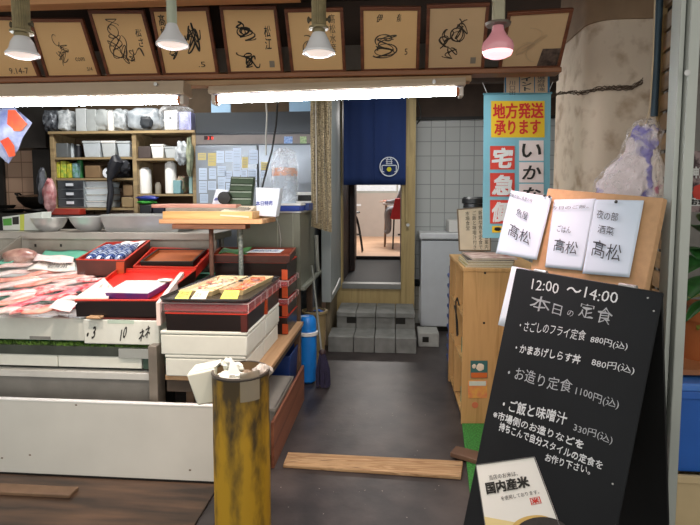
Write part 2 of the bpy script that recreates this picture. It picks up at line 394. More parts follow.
# ================================================================ PICTURE FRAMES
m_gold = mat('shikishi', '#e3b981', .7, var=.1, scale=3)
m_gold2 = mat('shikishi_pale', '#cfae84', .7, var=.1, scale=3)
frames = [ # TL, TR, BR, BL px
 ((-38,16),(16,17),(41,71),(-18,71)), ((28,19),(82,19),(101,71),(46,71)), ((87,10),(143,10),(161,71),(107,71)),
 ((149,8),(208,7),(219,71),(163,71)), ((219,6),(276,6),(284,71),(228,71)), ((284,9),(343,8),(346,70),(291,71)),
 ((360,7),(421,7),(419,69),(361,69)), ((427,5),(490,3),(484,67),(425,67)), ((508,13),(574,9),(560,63),(498,65))]
fl = ['framed autograph card cut by the left edge of the photo', 'framed autograph card with large thin looped writing, right of the leftmost lamp',
 'framed autograph card with dense slanted signature, left of the pale green lamp tube', 'framed autograph card partly behind the pale green lamp tube',
 'framed autograph card of two bold signatures with writing down its right side', 'framed autograph card behind the ribbed lamp in the middle of the row',
 'framed autograph card with two small characters above one swirling signature', 'framed autograph card with a signature climbing to the upper right, left of the pink bulb',
 'rightmost frame holding a faded card with a small dark photo in its corner']
for i, (TL, TR, BR, BL) in enumerate(frames):
    Yb, Yt = 2.76, 2.76/1.075
    bl, br = at(*BL, Yb), at(*BR, Yb); tl, tr = at(*TL, Yt), at(*TR, Yt)
    zbt = zb + .003; dz = zbt - min(bl.z, br.z)
    bl.z = br.z = zbt; zt = (tl.z+tr.z)/2 if i != 8 else None
    t = thing('picture_frame', fl[i], 'picture frame', (bl+br)/2, 'framed autograph cards on the rail')
    U = br-bl; V = ((tl-bl)+(tr-br))/2; n = U.cross(V).normalized()
    if n.y > 0: n = -n
    # frame made of four bars
    def q(u, v): return bl*(1-u)*(1-v)+br*u*(1-v)+tr*u*v+tl*(1-u)*v
    bw = .055
    f = MB()
    for (a, b, c, d) in ((0,1,0,bw),(0,1,1-bw,1),(0,bw,bw,1-bw),(1-bw,1,bw,1-bw)):
        f.slab(q(a,c), q(b,c), q(b,d), q(a,d), .02)
    obj('frame', f, M_frame, t, bevel=.002)
    g = MB().slab(*[q(a,b)-n*.006 for a,b in ((bw,bw),(1-bw,bw),(1-bw,1-bw),(bw,1-bw))], .008)
    card = obj('card', g, m_gold2 if i in (7,8) else m_gold, t)
    s = MB(); O = q(bw+.04,bw+.04)-n*.005; UU = q(1-bw-.04,bw+.04)-q(bw+.04,bw+.04); VV = q(bw+.04,1-bw-.04)-q(bw+.04,bw+.04)
    def tq(body, u0, u1, v0, v1, **k): textq(s, body, [O+UU*u0+VV*v0, O+UU*u1+VV*v0, O+UU*u1+VV*v1, O+UU*u0+VV*v1], **k)
    if i == 8:
        im = MB(); im.slab(*[q(a,b)-n*.003 for a,b in ((.62,.06),(.94,.06),(.94,.36),(.66,.36))], .002)
        obj('photo', im, mat('dark_photo', '#6f5c50', .5, col2='#3a2f2a', scale=40), card)
        obj('lettering', scribble(s, O, UU, VV, 90, .005, 2), mat('faded_ink', '#c8ab85', .6), card)
    else:
        if i == 4:
            tq('髙\n松\n江', .76, .9, .35, 1, bold=.01, shear=.1); scribble(s, O+VV*.5+UU*.1, UU*.5, VV*.45, 41, .008, 3); scribble(s, O+UU*.1, UU*.6, VV*.45, 42, .008, 3)
        elif i == 6:
            tq('伊', .22, .34, .84, .98, bold=.01, shear=.3); tq('郁', .62, .76, .84, .98, bold=.01, shear=.3); tq('5', .8, .86, .22, .34); scribble(s, O, UU*.85, VV*.8, 61, .007, 4)
        elif i == 2:
            tq('髙\n松\nさ', .78, .92, .45, 1, bold=.01, shear=.2); scribble(s, O+UU*.1, UU*.6, VV, 22, .005, 5); scribble(s, O+UU*.4, UU*.5, VV*.5, 23, .005, 2)
        elif i == 3:
            tq('髙\n松', .02, .16, .6, 1, bold=.01); scribble(s, O+UU*.4, UU*.5, VV*.95, 33, .008, 4); scribble(s, O, UU*.5, VV*.6, 34, .006, 2); tq('.5', .7, .85, .05, .15)
        elif i == 0:
            tq('9.14-7', .5, .9, .0, .12); scribble(s, O+UU*.3, UU*.7, VV, 11, .005, 3)
        elif i == 1:
            scribble(s, O+UU*.05+VV*.1, UU*.4, VV*.8, 15, .004, 2); scribble(s, O+UU*.3+VV*.1, UU*.4, VV*.8, 16, .004, 2); tq('com', .65, .85, .25, .33); tq('5/4', .85, .97, .04, .12)
        elif i == 5:
            tq('髙\n松\n水\n産', .8, .93, .3, 1, bold=.0); scribble(s, O+UU*.1, UU*.7, VV*.7, 51, .006, 4)
        else:
            scribble(s, O+UU*.35+VV*.3, UU*.6, VV*.7, 71, .006, 3); scribble(s, O+UU*.1+VV*.1, UU*.5, VV*.6, 72, .006, 3); scribble(s, O+UU*.2, UU*.6, VV*.5, 73, .006, 2)
        if i in (4, 7):
            st = MB().slab(*[O+UU*a+VV*b+n*.001 for a,b in ((.82,.02),(.93,.02),(.93,.14),(.82,.14))], .001); obj('seal', st, mat('seal_grey', '#8a8070', .6), card)
        obj('lettering', s, M_ink if i in (3,4) else mat('grey_ink', '#4a4034', .6), card)

# ================================================================ FLUORESCENT FIXTURES
m_tube = mat('tube_glow', '#f4f8ff', .3, emit=TUBE)
m_hous = mat('fixture_beige', '#b7a48c', .5, var=.08)
def fixture(xa, xb, ytop, ya, yb, label, screws):
    Y = 2.62; x0, x1 = Xp(xa, Y), Xp(xb, Y); zt = Zp(ytop, Y, (xa+xb)/2); zc = Zp((ya+yb)/2, Y, (xa+xb)/2)
    t = thing('fluorescent_light', label, 'light fixture', ((x0+x1)/2, Y, zc), 'fluorescent tube fixtures over the counter')
    hb = zc + .026
    h = MB().add([(x0,Y-.03,zt),(x1,Y-.03,zt),(x1,Y+.06,zt),(x0,Y+.06,zt),(x0,Y-.045,hb+.01),(x1,Y-.045,hb+.01),(x1,Y+.09,hb+.01),(x0,Y+.09,hb+.01),(x0,Y-.04,hb-.003),(x1,Y-.04,hb-.003),(x1,Y+.085,hb-.003),(x0,Y+.085,hb-.003)],
      [(3,2,1,0)]+[(a,(a+1)%4,4+(a+1)%4,4+a) for a in range(4)]+[(4+a,4+(a+1)%4,8+(a+1)%4,8+a) for a in range(4)]+[(8,9,10,11)])
    obj('housing', h, m_hous, t, bevel=.002)
    obj('reflector', MB().box(x0+.02, x1-.02, Y-.03, Y+.08, hb-.008, hb-.004), mat('reflector_grey', '#8d8790', .5), t)
    e0, e1 = x0+.03, x1-.03
    obj('tube', MB().cyl((e0,Y,zc),(e1,Y,zc), .0195, n=20), m_tube, t)
    for x, s in ((e0-.012, 1), (e1+.012, -1)):
        so = obj('socket', MB().box(x-.01, x+.01, Y-.02, Y+.05, zc-.025, hb), mat('socket_white', '#cfc6ba', .5), t, bevel=.003)
        obj('end_cap', MB().cyl((x+s*.01,Y,zc),(x+s*.026,Y,zc), .021, n=16), mat('copper_cap', '#b06a44', .4, .6), t)
    for px in screws:
        p = at(px, ytop+4, Y-.045); obj('screw', MB().cyl((p.x,Y-.034,zt-.02),(p.x,Y-.052,zt-.02), .009, n=12), M_steel, t)
    return t
fixture(-68, 189, 84, 97, 107, 'left fluorescent tube light cut by the left edge of the photo', [156])
fx2 = fixture(213, 463, 83, 90.5, 100.5, 'right fluorescent tube light hanging before the blue curtain', [434]); fx2.rotation_euler.y = -.016

# ================================================================ REFLECTOR LAMPS
m_lampw = mat('lamp_enamel', '#dcdcdc', .25, var=.06, spec=.7, emit=.0)
m_ribs = mat('lamp_ribbed', '#8d805c', .5, .3, var=.3, scale=30)
m_pipe = mat('pale_green_pipe', '#a9b09a', .5, var=.1)
def spotlamp(name, px, ytop, yjoin, ybot, wtop, wbot, label, kind):
    Y = 2.05; c = at(px, ybot, Y); zb_ = c.z; zj = Zp(yjoin, Y, px); k = Y/F*1.0
    t = thing(name, label, 'lamp', c, 'lamps hanging above the counter front')
    rj = wtop*k/2; rb = wbot*k/2; hgt = zj-zb_; zt = Zp(-30, Y, px)
    if kind == 'pink':
        obj('stem', MB().box(c.x-rj, c.x+rj, Y-rj, Y+rj, zj+.01, zt), mat('stem_beige', '#a39c82', .5, .2, var=.2), t, bevel=.006)
        obj('collar', MB().lathe([(.02,zj),(.045,zj+.002),(.048,zj+.01),(.02,zj+.018)], (c.x,Y,0), 24), mat('collar_brown','#6f655a',.5,.4), t)
        obj('bulb', MB().lathe([(.02,zj),(.024,zj-.02),(.035,zj-.038),(.056,zj-.062),(.0595,zj-.08),(.056,zj-.095)], (c.x,Y,0), 32), mat('bulb_pink','#c9888e',.15,emit=.25,coat=.5), t)
        obj('bulb_face', MB().lathe([(.056,zj-.095),(.05,zj-.108),(.03,zj-.117),(.0001,zj-.121)], (c.x,Y,0), 32), mat('bulb_face_pink','#ffb9bd',.2,emit=1.6), t)
    else:
        mm = m_ribs if kind == 'ribbed' else m_pipe
        st = MB()
        if kind == 'ribbed':
            n = 24
            for i in range(n):
                a = 2*pi*i/n; st.cyl((c.x+rj*cos(a)*.92, Y+rj*sin(a)*.92, zj+.02),(c.x+rj*cos(a)*.92,Y+rj*sin(a)*.92,zt-.0), rj*.12, n=6)
        st.cyl((c.x,Y,zj),(c.x,Y,zt), rj*.9, n=24)
        obj('stem', st, mm, t)
        if kind == 'ribbed':
            obj('collar', MB().lathe([(rj*.8,zj+.012),(rj*1.35,zj+.014),(rj*1.4,zj+.022),(rj*.9,zj+.03)], (c.x,Y,0), 24), mm, t)
            for s in (-1,1):
                obj('wing_screw', MB().cyl((c.x+s*rj,Y,zj+.05),(c.x+s*rj*1.5,Y,zj+.05), .006, n=8).blob((c.x+s*rj*1.45,Y,zj+.05),(.012,.012,.026)), mat('screw_dark','#4d4532',.5,.4), t)
        obj('shade', MB().lathe([(rj*.7,zj+.004),(rj*1.0,zj-.004),(rj*1.35,zj-hgt*.3),(rb*.8,zj-hgt*.68),(rb,zb_+.008),(rb*.99,zb_),(rb*.93,zb_+.004)], (c.x,Y,0), 36), m_lampw, t)
        obj('lens', MB().lathe([(rb*.93,zb_+.004),(rb*.6,zb_-.008),(.0001,zb_-.012)], (c.x,Y,0), 32), mat('lens_glow','#f6e6dc',.3,emit=.7), t)
    l = bpy.data.lights.new('lamp_beam','SPOT'); l.energy = SPOT*(1.6 if kind != 'pink' else .9); l.color = (1,.80,.68) if kind != 'pink' else (1,.62,.6); l.spot_size = R(105); l.spot_blend = .8; l.shadow_soft_size = .05
    o = bpy.data.objects.new('lamp_beam', l); COL.objects.link(o); o.parent = t; o.location = (0,0,-.02 if kind != 'pink' else -.03)
    tgt = Vector((0, .9, -1.6)) if kind != 'pink' else Vector((-.1,.5,-1.6)); o.rotation_euler = tgt.to_track_quat('-Z','Y').to_euler()
spotlamp('reflector_lamp', 23, 0, 37, 56, 16, 32, 'white reflector lamp on a ribbed stem at the far left', 'ribbed')
spotlamp('reflector_lamp', 172.5, 0, 24, 46, 11, 32, 'white reflector lamp on a smooth pale green tube', 'pipe')
spotlamp('reflector_lamp', 319, 0, 33, 54, 14, 32, 'white reflector lamp on a ribbed stem near the middle', 'ribbed')
spotlamp('reflector_lamp', 497.5, 0, 26, 54, 11, 30, 'glowing pink glass reflector bulb in front of the frames', 'pink')
#---PART2
# ================================================================ PASSAGE END: steps, curtain, blind
m_block = mat('concrete_block', '#8b8d89', .85, var=.3, scale=9, bump=.3)
def atw(px, py, Y): return at(px, py, Y)
ys0, ys1, ys2 = 5.08, 5.45, 5.94
sx0, sx1 = -.592, Xp(418.5, ys0)
z1_ = Zp(337, ys0); z2_ = Zp(312, ys1)
t = thing('concrete_steps', 'two grey concrete block steps below the curtained doorway', 'steps', ((sx0+sx1)/2, (ys0+ys2)/2, 0))
wS = (sx1-sx0)/4
for i in range(4):
    a = sx0+i*wS; b = a+wS-.006
    obj('lower_block', MB().box(a-(.05 if i == 0 else 0), b, ys0, ys1-.0, 0, z1_), m_block, t, bevel=.006)
    bm_ = MB().box(a, b, ys1+.005, ys2, 0, z2_-.05).box(a, b, ys1-.02, ys2, z2_-.05, z2_)
    ub = obj('upper_block', bm_, m_block, t, bevel=.005)
    if i in (0, 3):
        hx = a+wS*(.75 if i == 0 else .25); obj('block_hole', MB().box(hx-.05, hx+.05, ys1-.0, ys1+.01, z2_-.12, z2_-.055), M_black, ub)
t = thing('concrete_block', 'small pale hollow concrete block on the floor below the white freezer', 'concrete block', (Xp(430,5.33),5.45,0))
cb0,cb1 = Xp(419.5,5.33),Xp(441,5.33); cbz = Zp(333,5.33,430)
obj('block_body', MB().box(cb0,cb1,5.33,5.60,0,cbz), mat('block_light','#a9aba7',.85,var=.2,scale=12,bump=.3), t, bevel=.008)
obj('hollow', MB().box(cb0+.045,cb0+.11,5.326,5.332,cbz*.35,cbz*.72), M_black, t)
# noren
m_nor = mat('indigo_cloth', '#143068', .85, var=.3, scale=4, stretch=(1,1,.2))
YN = 5.86
nx0, nx1 = Xp(343.5, YN), Xp(405.5, YN); nz0, nz1 = Zp(185, YN), Zp(60, YN)
t = thing('curtain', 'dark indigo shop curtain with a round white crest hanging in the doorway', 'curtain', ((nx0+nx1)/2, YN, nz0))
for k, (a, b) in enumerate(((0, .492), (.488, 1))):
    f = lambda u, v: (nx0+(nx1-nx0)*(a+(b-a)*u), YN-.006*k+.006*sin(u*7+k*2+v*2)*(1-.5*v)+.003*sin(u*17), nz0+(nz1-nz0)*v)
    pn = obj('cloth_panel', MB().sheet(f, 28, 14), m_nor, t, solid=.003)
    if k: cloth2 = pn
obj('rod', MB().cyl((nx0-.02,YN,nz1),(nx1+.03,YN,nz1), .012), m_door, t)
cx, cz = Xp(389, YN), Zp(167, YN); k_ = YN/F
m_cw = mat('crest_white', '#dfe6ee', .8)
ym = YN-.034
cr_ = MB().ribbon([(cx+9*k_*cos(a*pi/24), ym, cz+9.2*k_*sin(a*pi/24)) for a in range(49)], .9*k_, (0,-1,0))
obj('crest_ring', cr_, m_cw, cloth2)
q = lambda x, z: (cx+x*k_, ym, cz+z*k_)
cw = MB().ribbon([q(-7,-5), q(-7,1), q(-6,1.3), q(6,1.3), q(7,1), q(7,-5)], .9*k_, (0,-1,0)).ribbon([q(-7,-5), q(-5,-5)], .8*k_, (0,-1,0)).ribbon([q(7,-5), q(5,-5)], .8*k_, (0,-1,0))
for x in (-2.2, 2.2): cw.ribbon([q(x,2.4), q(x,7)], .8*k_, (0,-1,0))
for z in (3, 5, 7): cw.ribbon([q(-3.2,z), q(3.2,z)], .7*k_, (0,-1,0))
cw.ribbon([q(-1,7), q(-2,8.8)], .7*k_, (0,-1,0)); cw.ribbon([q(1,7), q(2,8.8)], .7*k_, (0,-1,0))
obj('crest_lines', cw, m_cw, cloth2)
obj('crest_dot', MB().cyl((cx, ym+.001, cz-2.6*k_), (cx, ym-.002, cz-2.6*k_), 2.3*k_, n=20), mat('crest_yellow', '#d8d430', .8), cloth2)
# door frame fittings
obj('door_latch', MB().cyl(at(408,225,YD-.06), at(408,225,YD-.10), .018, n=14), M_steel, door_post)
obj('door_handle', MB().box(Xp(405.5,YD-.1),Xp(408,YD-.1),YD-.10,YD-.085,Zp(222,YD-.1),Zp(166,YD-.1)).box(Xp(405.5,YD-.1),Xp(408,YD-.1),YD-.09,YD-.058,Zp(222,YD-.1),Zp(219,YD-.1)).box(Xp(405.5,YD-.1),Xp(408,YD-.1),YD-.09,YD-.058,Zp(169,YD-.1),Zp(166,YD-.1)), m_door, door_post, bevel=.003)
single('door_wire', MB().tube([at(416,95,5.9),at(419,103,5.9),at(421,112,5.9),at(420,120,5.9),at(417,124,5.93)],.007,6), M_black, 'short black wire curling down at the top of the door post', 'wire')
# grey side door leaning on the passage wall, slanting white trim of the passage panel
single('panel_trim', MB().tube([at(340,278,5.3)+Vector((0,0,0)), at(336,287,5.2), at(331,296,5.1), at(329,298,5.08)], .008, 6), M_white, 'short slanting white trim on the grey passage wall', 'cord')

# straw blind
YB2 = 4.45
bx0, bx1 = Xp(311, YB2), Xp(331.5, YB2); bz0, bz1 = Zp(227, YB2), 2.998
t = thing('straw_blind', 'hanging strip of woven straw blind beside the passage', 'blind', ((bx0+bx1)/2, YB2, bz0))
nb = 15; m_str = mat('straw', '#c2b08c', .9, var=.6, scale=60, col2='#6a5c45', stretch=(1,1,4), lo=.4, hi=.6)
for i in range(nb):
    x = bx0+(bx1-bx0)*(i+.5)/nb
    obj('reed', MB().tube([(x+.002*sin(i+j), YB2+.008*sin(i*1.7+j*.5), bz0+(bz1-bz0)*j/10+(0.05*(1-i/nb)-.05 if j == 0 else 0)) for j in range(11)], .0065, 6), m_str, t)
obj('cord', MB().tube([(Xp(317,YB2), YB2-.012, bz0+.03), (Xp(316,YB2), YB2-.012, bz1)], .005, 6), mat('pale_cord','#c9c2b4',.8), t)

# ================================================================ DINING ROOM THINGS
# black stool with round bent frame
c = at(358, 252, 8.2); zf = zf2
t = thing('bentwood_chair', 'black chair with rounded bent legs inside the dining room', 'chair', (Xp(353,9.0), 9.0, zf))
x0 = Xp(354,9.0); ztop = Zp(212,9.0); m_bl = mat('black_metal', '#171314', .4)
obj('seat', MB().lathe([(.0,ztop-.02),(.13,ztop-.02),(.14,ztop),(.12,ztop+.015),(0,ztop+.02)], (x0-.03,9.0,0), 20), m_bl, t)
for s in (-1, 1):
    for yy in (8.88, 9.12):
        obj('leg', MB().tube([(x0-.03+s*(.02+.16*math.sqrt(u)), yy, zf+(ztop-.03-zf)*(1-u)) for u in [i/10 for i in range(11)]], .011, 8), m_bl, t)
obj('ring', MB().tube([(x0-.03+.15*cos(a*pi/12), 9.0+.15*sin(a*pi/12), zf+.3) for a in range(24)], .008, 6, closed=True), m_bl, t)
# table
ty, tz = 10.0, Zp(203, 10.0)
t = thing('dining_table', 'white table at the right in the dining room', 'table', (Xp(396,ty), ty, zf))
obj('tabletop', MB().box(Xp(383,ty), Xp(425,ty), ty-.1, ty+.6, tz-.04, tz), M_white, t, bevel=.005)
for a in (385, 423):
    for b in (ty-.06, ty+.55): obj('leg', MB().cyl((Xp(a,ty), b, zf), (Xp(a,ty)+.02, b, tz-.04), .018), mat('table_leg_wood','#8a6a52',.5), t)
# red chair
ry = 9.7; rz = Zp(216, ry); rx = Xp(405, ry)
t = thing('red_chair', 'red backed chair with black legs at the white table in the dining room', 'chair', (rx, ry, zf))
m_red = mat('red_vinyl', '#b8222c', .5)
obj('seat', MB().box(rx-.24, rx+.16, ry-.24, ry+.2, rz-.05, rz+.0), m_red, t, bevel=.015)
obj('backrest', MB().slab((rx-.27,ry-.25,rz-.04), (rx+.14,ry-.25,rz-.04), (rx+.14,ry-.28,rz+.33), (rx-.18,ry-.28,rz+.33), .04), m_red, t, bevel=.01)
for a in (-.20, .12):
    for b in (-.17, .17): obj('leg', MB().tube([(rx+a, ry+b, rz-.05), (rx+a*1.1, ry+b*1.1, zf)], .014, 8), m_bl, t)
obj('footrest', MB().box(rx-.13, rx+.22, ry-.2, ry-.17, zf+.25, zf+.28), m_bl, t)

# person (seated) : continuous skin body
def person():
    hip = Vector((rx+.05, ry+.0, rz+.10)); sh = hip+Vector((-.04, .05, .46))
    vs = [hip, hip+Vector((0,.02,.22)), sh, sh+Vector((0,.01,.09)),
          sh+Vector((-.03,-.17,-.03)), sh+Vector((-.14,-.20,-.27)), sh+Vector((-.28,.02,-.30)), sh+Vector((-.36,.07,-.29)),
          sh+Vector((-.03,.19,-.03)), sh+Vector((-.14,.24,-.27)), sh+Vector((-.28,.16,-.30)), sh+Vector((-.36,.15,-.29)),
          hip+Vector((-.02,-.1,0)), hip+Vector((-.36,-.09,.02)), hip+Vector((-.34,-.09,-.38)), hip+Vector((-.42,-.09,-.42)),
          hip+Vector((-.02,.12,0)), hip+Vector((-.38,.13,.02)), hip+Vector((-.36,.13,-.38)), hip+Vector((-.44,.13,-.42))]
    es = [(0,1),(1,2),(2,3),(2,4),(4,5),(5,6),(6,7),(2,8),(8,9),(9,10),(10,11),(0,12),(12,13),(13,14),(14,15),(0,16),(16,17),(17,18),(18,19)]
    rs = [.15,.14,.13,.055,.07,.05,.038,.03,.07,.05,.038,.03,.1,.075,.05,.04,.1,.075,.05,.04]
    t = thing('person', 'person in a grey top seated on the red chair, mostly hidden by the door post', 'person', hip)
    me = bpy.data.meshes.new('body'); me.from_pydata([v-hip for v in vs], es, []); o = bpy.data.objects.new('body', me); COL.objects.link(o); o.parent = t; o['_o'] = tuple(hip)
    m = o.modifiers.new('skin','SKIN'); me.skin_vertices[0].data[0].use_root = True
    for i, r_ in enumerate(rs): me.skin_vertices[0].data[i].radius = (r_, r_)
    o.modifiers.new('sub','SUBSURF').levels = 2; o.modifiers['sub'].render_levels = 2
    me.materials.append(mat('grey_shirt', '#8a8c94', .8)); m.use_smooth_shade = True
    m_skin = mat('skin', '#c99a82', .5)
    hc = sh+Vector((-.03,.02,.23))
    hd = MB().blob(hc, (.19,.155,.24), jit=0, nu=24, nv=18).blob(hc+Vector((-.095,0,-.01)), (.04,.03,.05), jit=0).blob(hc+Vector((0,.078,0)), (.04,.02,.06), jit=0).blob(hc+Vector((0,-.078,0)), (.04,.02,.06), jit=0)
    obj('head', hd, m_skin, t)
    obj('hair', MB().blob(hc+Vector((.025,0,.035)), (.2,.175,.21), jit=.02, nu=24, nv=18), mat('black_hair','#1b1614',.6), t)
    for s in (7, 11):
        hp = vs[s]; hm = MB().blob(hp+Vector((-.03,0,0)), (.09,.07,.035), jit=0)
        for k in range(4): hm.tube([hp+Vector((-.06,-.026+.017*k,0)), hp+Vector((-.1,-.026+.017*k,.004)), hp+Vector((-.12+.004*abs(k-1.5),-.026+.017*k,-.012))], [.009,.008,.006], 6)
        hm.tube([hp+Vector((-.02,.03,0)), hp+Vector((-.06,.05,-.005)), hp+Vector((-.085,.045,-.01))], [.011,.009,.007], 6)
        obj('hand', hm, m_skin, t)
person()
single('food_bowl', MB().lathe([(.03,tz),(.05,tz+.01),(.08,tz+.06),(.075,tz+.06),(.04,tz+.015),(0.0,tz+.012)], (Xp(387,10.1), 10.1, 0), 20), mat('red_bowl','#a84a4a',.4), 'small reddish bowl on the white dining room table', 'bowl')
# counter front in the dining room
single('wall_sticker', MB().box(Xp(356,YB-.02), Xp(361,YB-.02), YB-.006, YB, Zp(206,YB), Zp(204,YB)), M_paper, 'tiny white notice on the far dining room wall', 'notice')

# ================================================================ FREEZER, CABINET AREA
YZ = 5.95
fx0, fx1 = Xp(421.5, YZ), Xp(478, YZ); fz = Zp(240, YZ)
t = thing('chest_freezer', 'white chest freezer standing against the white tiled wall', 'freezer', ((fx0+fx1)/2, 6.1, 0))
m_fr = mat('freezer_white', '#c9cfd4', .35, var=.05)
obj('body', MB().box(fx0, fx1, YZ, 6.33, .06, fz), m_fr, t, bevel=.012)
obj('lid', MB().box(fx0-.02, fx1+.01, YZ-.02, 6.33, fz+.012, fz+.09), mat('lid_white','#dfe3e6',.3), t, bevel=.015)
obj('gasket', MB().box(fx0+.01, fx1-.01, YZ+.01, 6.32, fz, fz+.012), M_black, t)
obj('plinth', MB().box(fx0+.03, fx1-.03, YZ+.03, 6.3, 0, .06), M_black, t)
# cabinet
KX0 = Xp(464, 3.55); KX1 = 1.0; KY0, KY1 = 3.5, 4.35
kz = Zp(268, KY0, 470)
m_cab = bands('cabinet_wood', ['#9c7746', '#bb945f', '#a98352'], 'Z', 14, .5)
t = thing('wooden_cabinet', 'light wooden open shelf cabinet left of the blackboard', 'cabinet', ((KX0+KX1)/2, 3.9, 0))
obj('top_panel', MB().box(KX0-.005, KX1+.005, KY0-.005, KY1, kz-.025, kz), m_cab, t, bevel=.003)
fp = obj('front_panel', MB().box(KX0+.0, KX1, KY0, KY0+.022, .0, kz-.026), m_cab, t)
obj('back_panel', MB().box(KX0, KX1, KY1-.022, KY1, 0, kz-.026), m_cab, t)
obj('side_panel', MB().box(KX1-.02, KX1, KY0+.023, KY1-.023, 0, kz-.026), m_cab, t)
obj('divider', MB().box(KX0+.0, KX1-.021, 3.95, 3.97, .06, kz-.026), m_cab, t)
for z in (.05, .42, .74): obj('shelf', MB().box(KX0+.01, KX1-.021, KY0+.023, KY1-.023, z-.02, z), m_cab, t)
for (a, b) in ((485,273),(484,323)):
    p = at(a, b, KY0); obj('screw_hole', MB().cyl((p.x,KY0-.001,p.z),(p.x,KY0+.003,p.z), .008, n=10), M_black, fp)
# stickers on the cabinet front (generic)
PN = Vector((0,-1,0)); PK = Vector((0,KY0,0))
def pslab(x0, y0, x1, y1, P=None, N=None, lift=.003, t_=.0015, skew=0):
    P = PK if P is None else P; N = PN if N is None else N
    q = [hit(x0,y1,P,N), hit(x1,y1,P,N), hit(x1,y0,P,N), hit(x0,y0,P,N)]
    return MB().slab(*[v+N*lift for v in q], t_)
s1 = thing('sticker', 'upper card on the cabinet front with a teal ground and pale shapes', 'sticker', hit(479,370,PK,PN))
obj('card', pslab(470.5,360.5,487.5,378), mat('sticker_teal','#3a6a68',.5), s1)
obj('pale_shapes', MB().blob(hit(480,367,PK,PN)+Vector((0,-.005,0)), (.05,.004,.05), jit=.2, seed=1).blob(hit(474,366,PK,PN)+Vector((0,-.005,0)), (.025,.004,.03), jit=.2, seed=2), mat('pale_cream','#e8d8c0',.6), s1)
obj('orange_band', pslab(471,372.5,487,377.5,lift=.005), mat('sticker_orange','#c8652c',.5), s1)
s2 = thing('sticker', 'lower card on the cabinet front, orange and yellow with a pale header', 'sticker', hit(478,388,PK,PN))
obj('card', pslab(468,380.5,487,398), mat('sticker_yellow','#d7a54a',.5,col2='#cf7a52',scale=25), s2)
obj('header', pslab(469,381,486,385.5,lift=.0045), mat('sticker_pale','#cfd6c8',.5), s2)
single('sticker', MB().cyl(hit(475,405,PK,PN), hit(475,405,PK,PN)+Vector((0,-.003,0)), 3.2*KY0/F, n=20), mat('sticker_pink','#c8704c',.5), 'small round pinkish sticker near the bottom of the cabinet front', 'sticker')
# cable inside the cabinet opening and teal items
single('power_cable', MB().tube([Vector((KX0-.012,y,z)) for y,z in ((3.62,.80),(3.72,.83),(3.80,.79),(3.78,.70),(3.74,.62),(3.70,.56),(3.66,.58),(3.70,.66),(3.80,.72),(3.88,.74))], .006, 6), M_black, 'looped black cable hanging in the cabinet opening', 'cable')
for (z, l) in ((.055, 'teal box on the lowest shelf of the wooden cabinet'), (.425, 'teal box on the shelf above the lowest in the cabinet')):
    single('teal_box', MB().box(KX0+.03, KX0+.17, 3.60, 3.78, z-.004, z+.11), mat('teal','#1f8a72',.5), l, 'box', bevel=.004)
# blue folding crate edge behind the cabinet
bxp = Xp(455, 4.6)
t = thing('blue_crate', 'tall blue plastic crate standing upright behind the wooden cabinet', 'crate', (bxp+.1, 4.7, 0))
obj('side', MB().box(bxp-.015, bxp+.03, 4.45, 4.85, 0.02, .92), mat('blue_crate_plastic','#2b4f98',.4), t, bevel=.01)
for k in range(9): obj('rib', MB().box(bxp-.03, bxp-.014, 4.46, 4.84, .06+k*.095, .085+k*.095), mat('blue_crate_plastic','#2b4f98',.4), t)
obj('dark_handle', MB().box(bxp+.0, bxp+.05, 4.5, 4.8, .92, 1.0), M_black, t, bevel=.01)
# green turf on the floor
tp = [atz(*q, 0.0) for q in ((462,425),(490,425),(540,530),(474,530))]
single('artificial_turf', MB().hexa([v+Vector((0,0,z)) for z in (0.0,.012) for v in (tp[3],tp[2],tp[1],tp[0])]), mat('turf_green','#3d8f3a',.9,var=.6,scale=90,bump=.6), 'strip of bright green artificial turf on the floor by the cabinet', 'turf', kind='stuff')
# planks on the floor
def fl(px, py, z=0): return atz(px, py, z)
def plank(name, pts, th, m, label, lift=0):
    b = [fl(*p) for p in pts]
    return single(name, MB().hexa([v+Vector((0,0,lift)) for v in b]+[v+Vector((0,0,lift+th)) for v in b]), m, label, 'plank', bevel=.004)
plank('wooden_plank', ((283,468),(461,480),(463,464),(288,455)), .02, bands('plank_wood',['#5d452f','#b3946c','#8d6c48','#c0a078'],'X',40,.75), 'long weathered pale plank lying across the dark passage floor')
plank('wooden_plank', ((450,459),(477,467),(480,458),(456,452)), .028, mat('brown_plank','#6a4f3c',.6,var=.3), 'short brown piece of wood on the edge of the green turf', .013)
# things on the cabinet
def onplane(x0,y0,x1,y1): pass
m_book = mat('book_dark','#2a2426',.5)
zt = kz+.0
def flatbook(x0,x1,y0,y1,z,h,rot,mc,label,name='magazine',g=None):
    c = Vector(((x0+x1)/2,(y0+y1)/2,z)); M = Matrix.Translation(c)@Matrix.Rotation(R(rot),4,'Z'); w,d = x1-x0,y1-y0
    t = thing(name, label, 'magazine' if name=='magazine' else 'tray', c, g)
    obj('pages', MB().box(-w/2+.004,w/2-.004,-d/2+.003,d/2-.003,.0015,h-.0015).xf(M), mat('pages','#cfc6ae',.8,var=.3,scale=80,stretch=(1,1,12)), t)
    obj('cover', MB().box(-w/2,w/2,-d/2,d/2,h-.0015,h).box(-w/2,w/2,-d/2,d/2,0,.0015).box(w/2-.0015,w/2,-d/2,d/2,0,h).xf(M), mc, t)
    return t
flatbook(.49,.80,3.53,3.93,zt,.016,0,mat('mag_olive','#8e8350',.6),'olive covered magazine at the bottom of the pile on the wooden cabinet',g='magazines on the cabinet')
flatbook(.50,.80,3.53,3.95,zt+.016,.018,2,mat('mag_cream','#bba878',.6),'cream magazine second from the bottom of the pile on the cabinet',g='magazines on the cabinet')
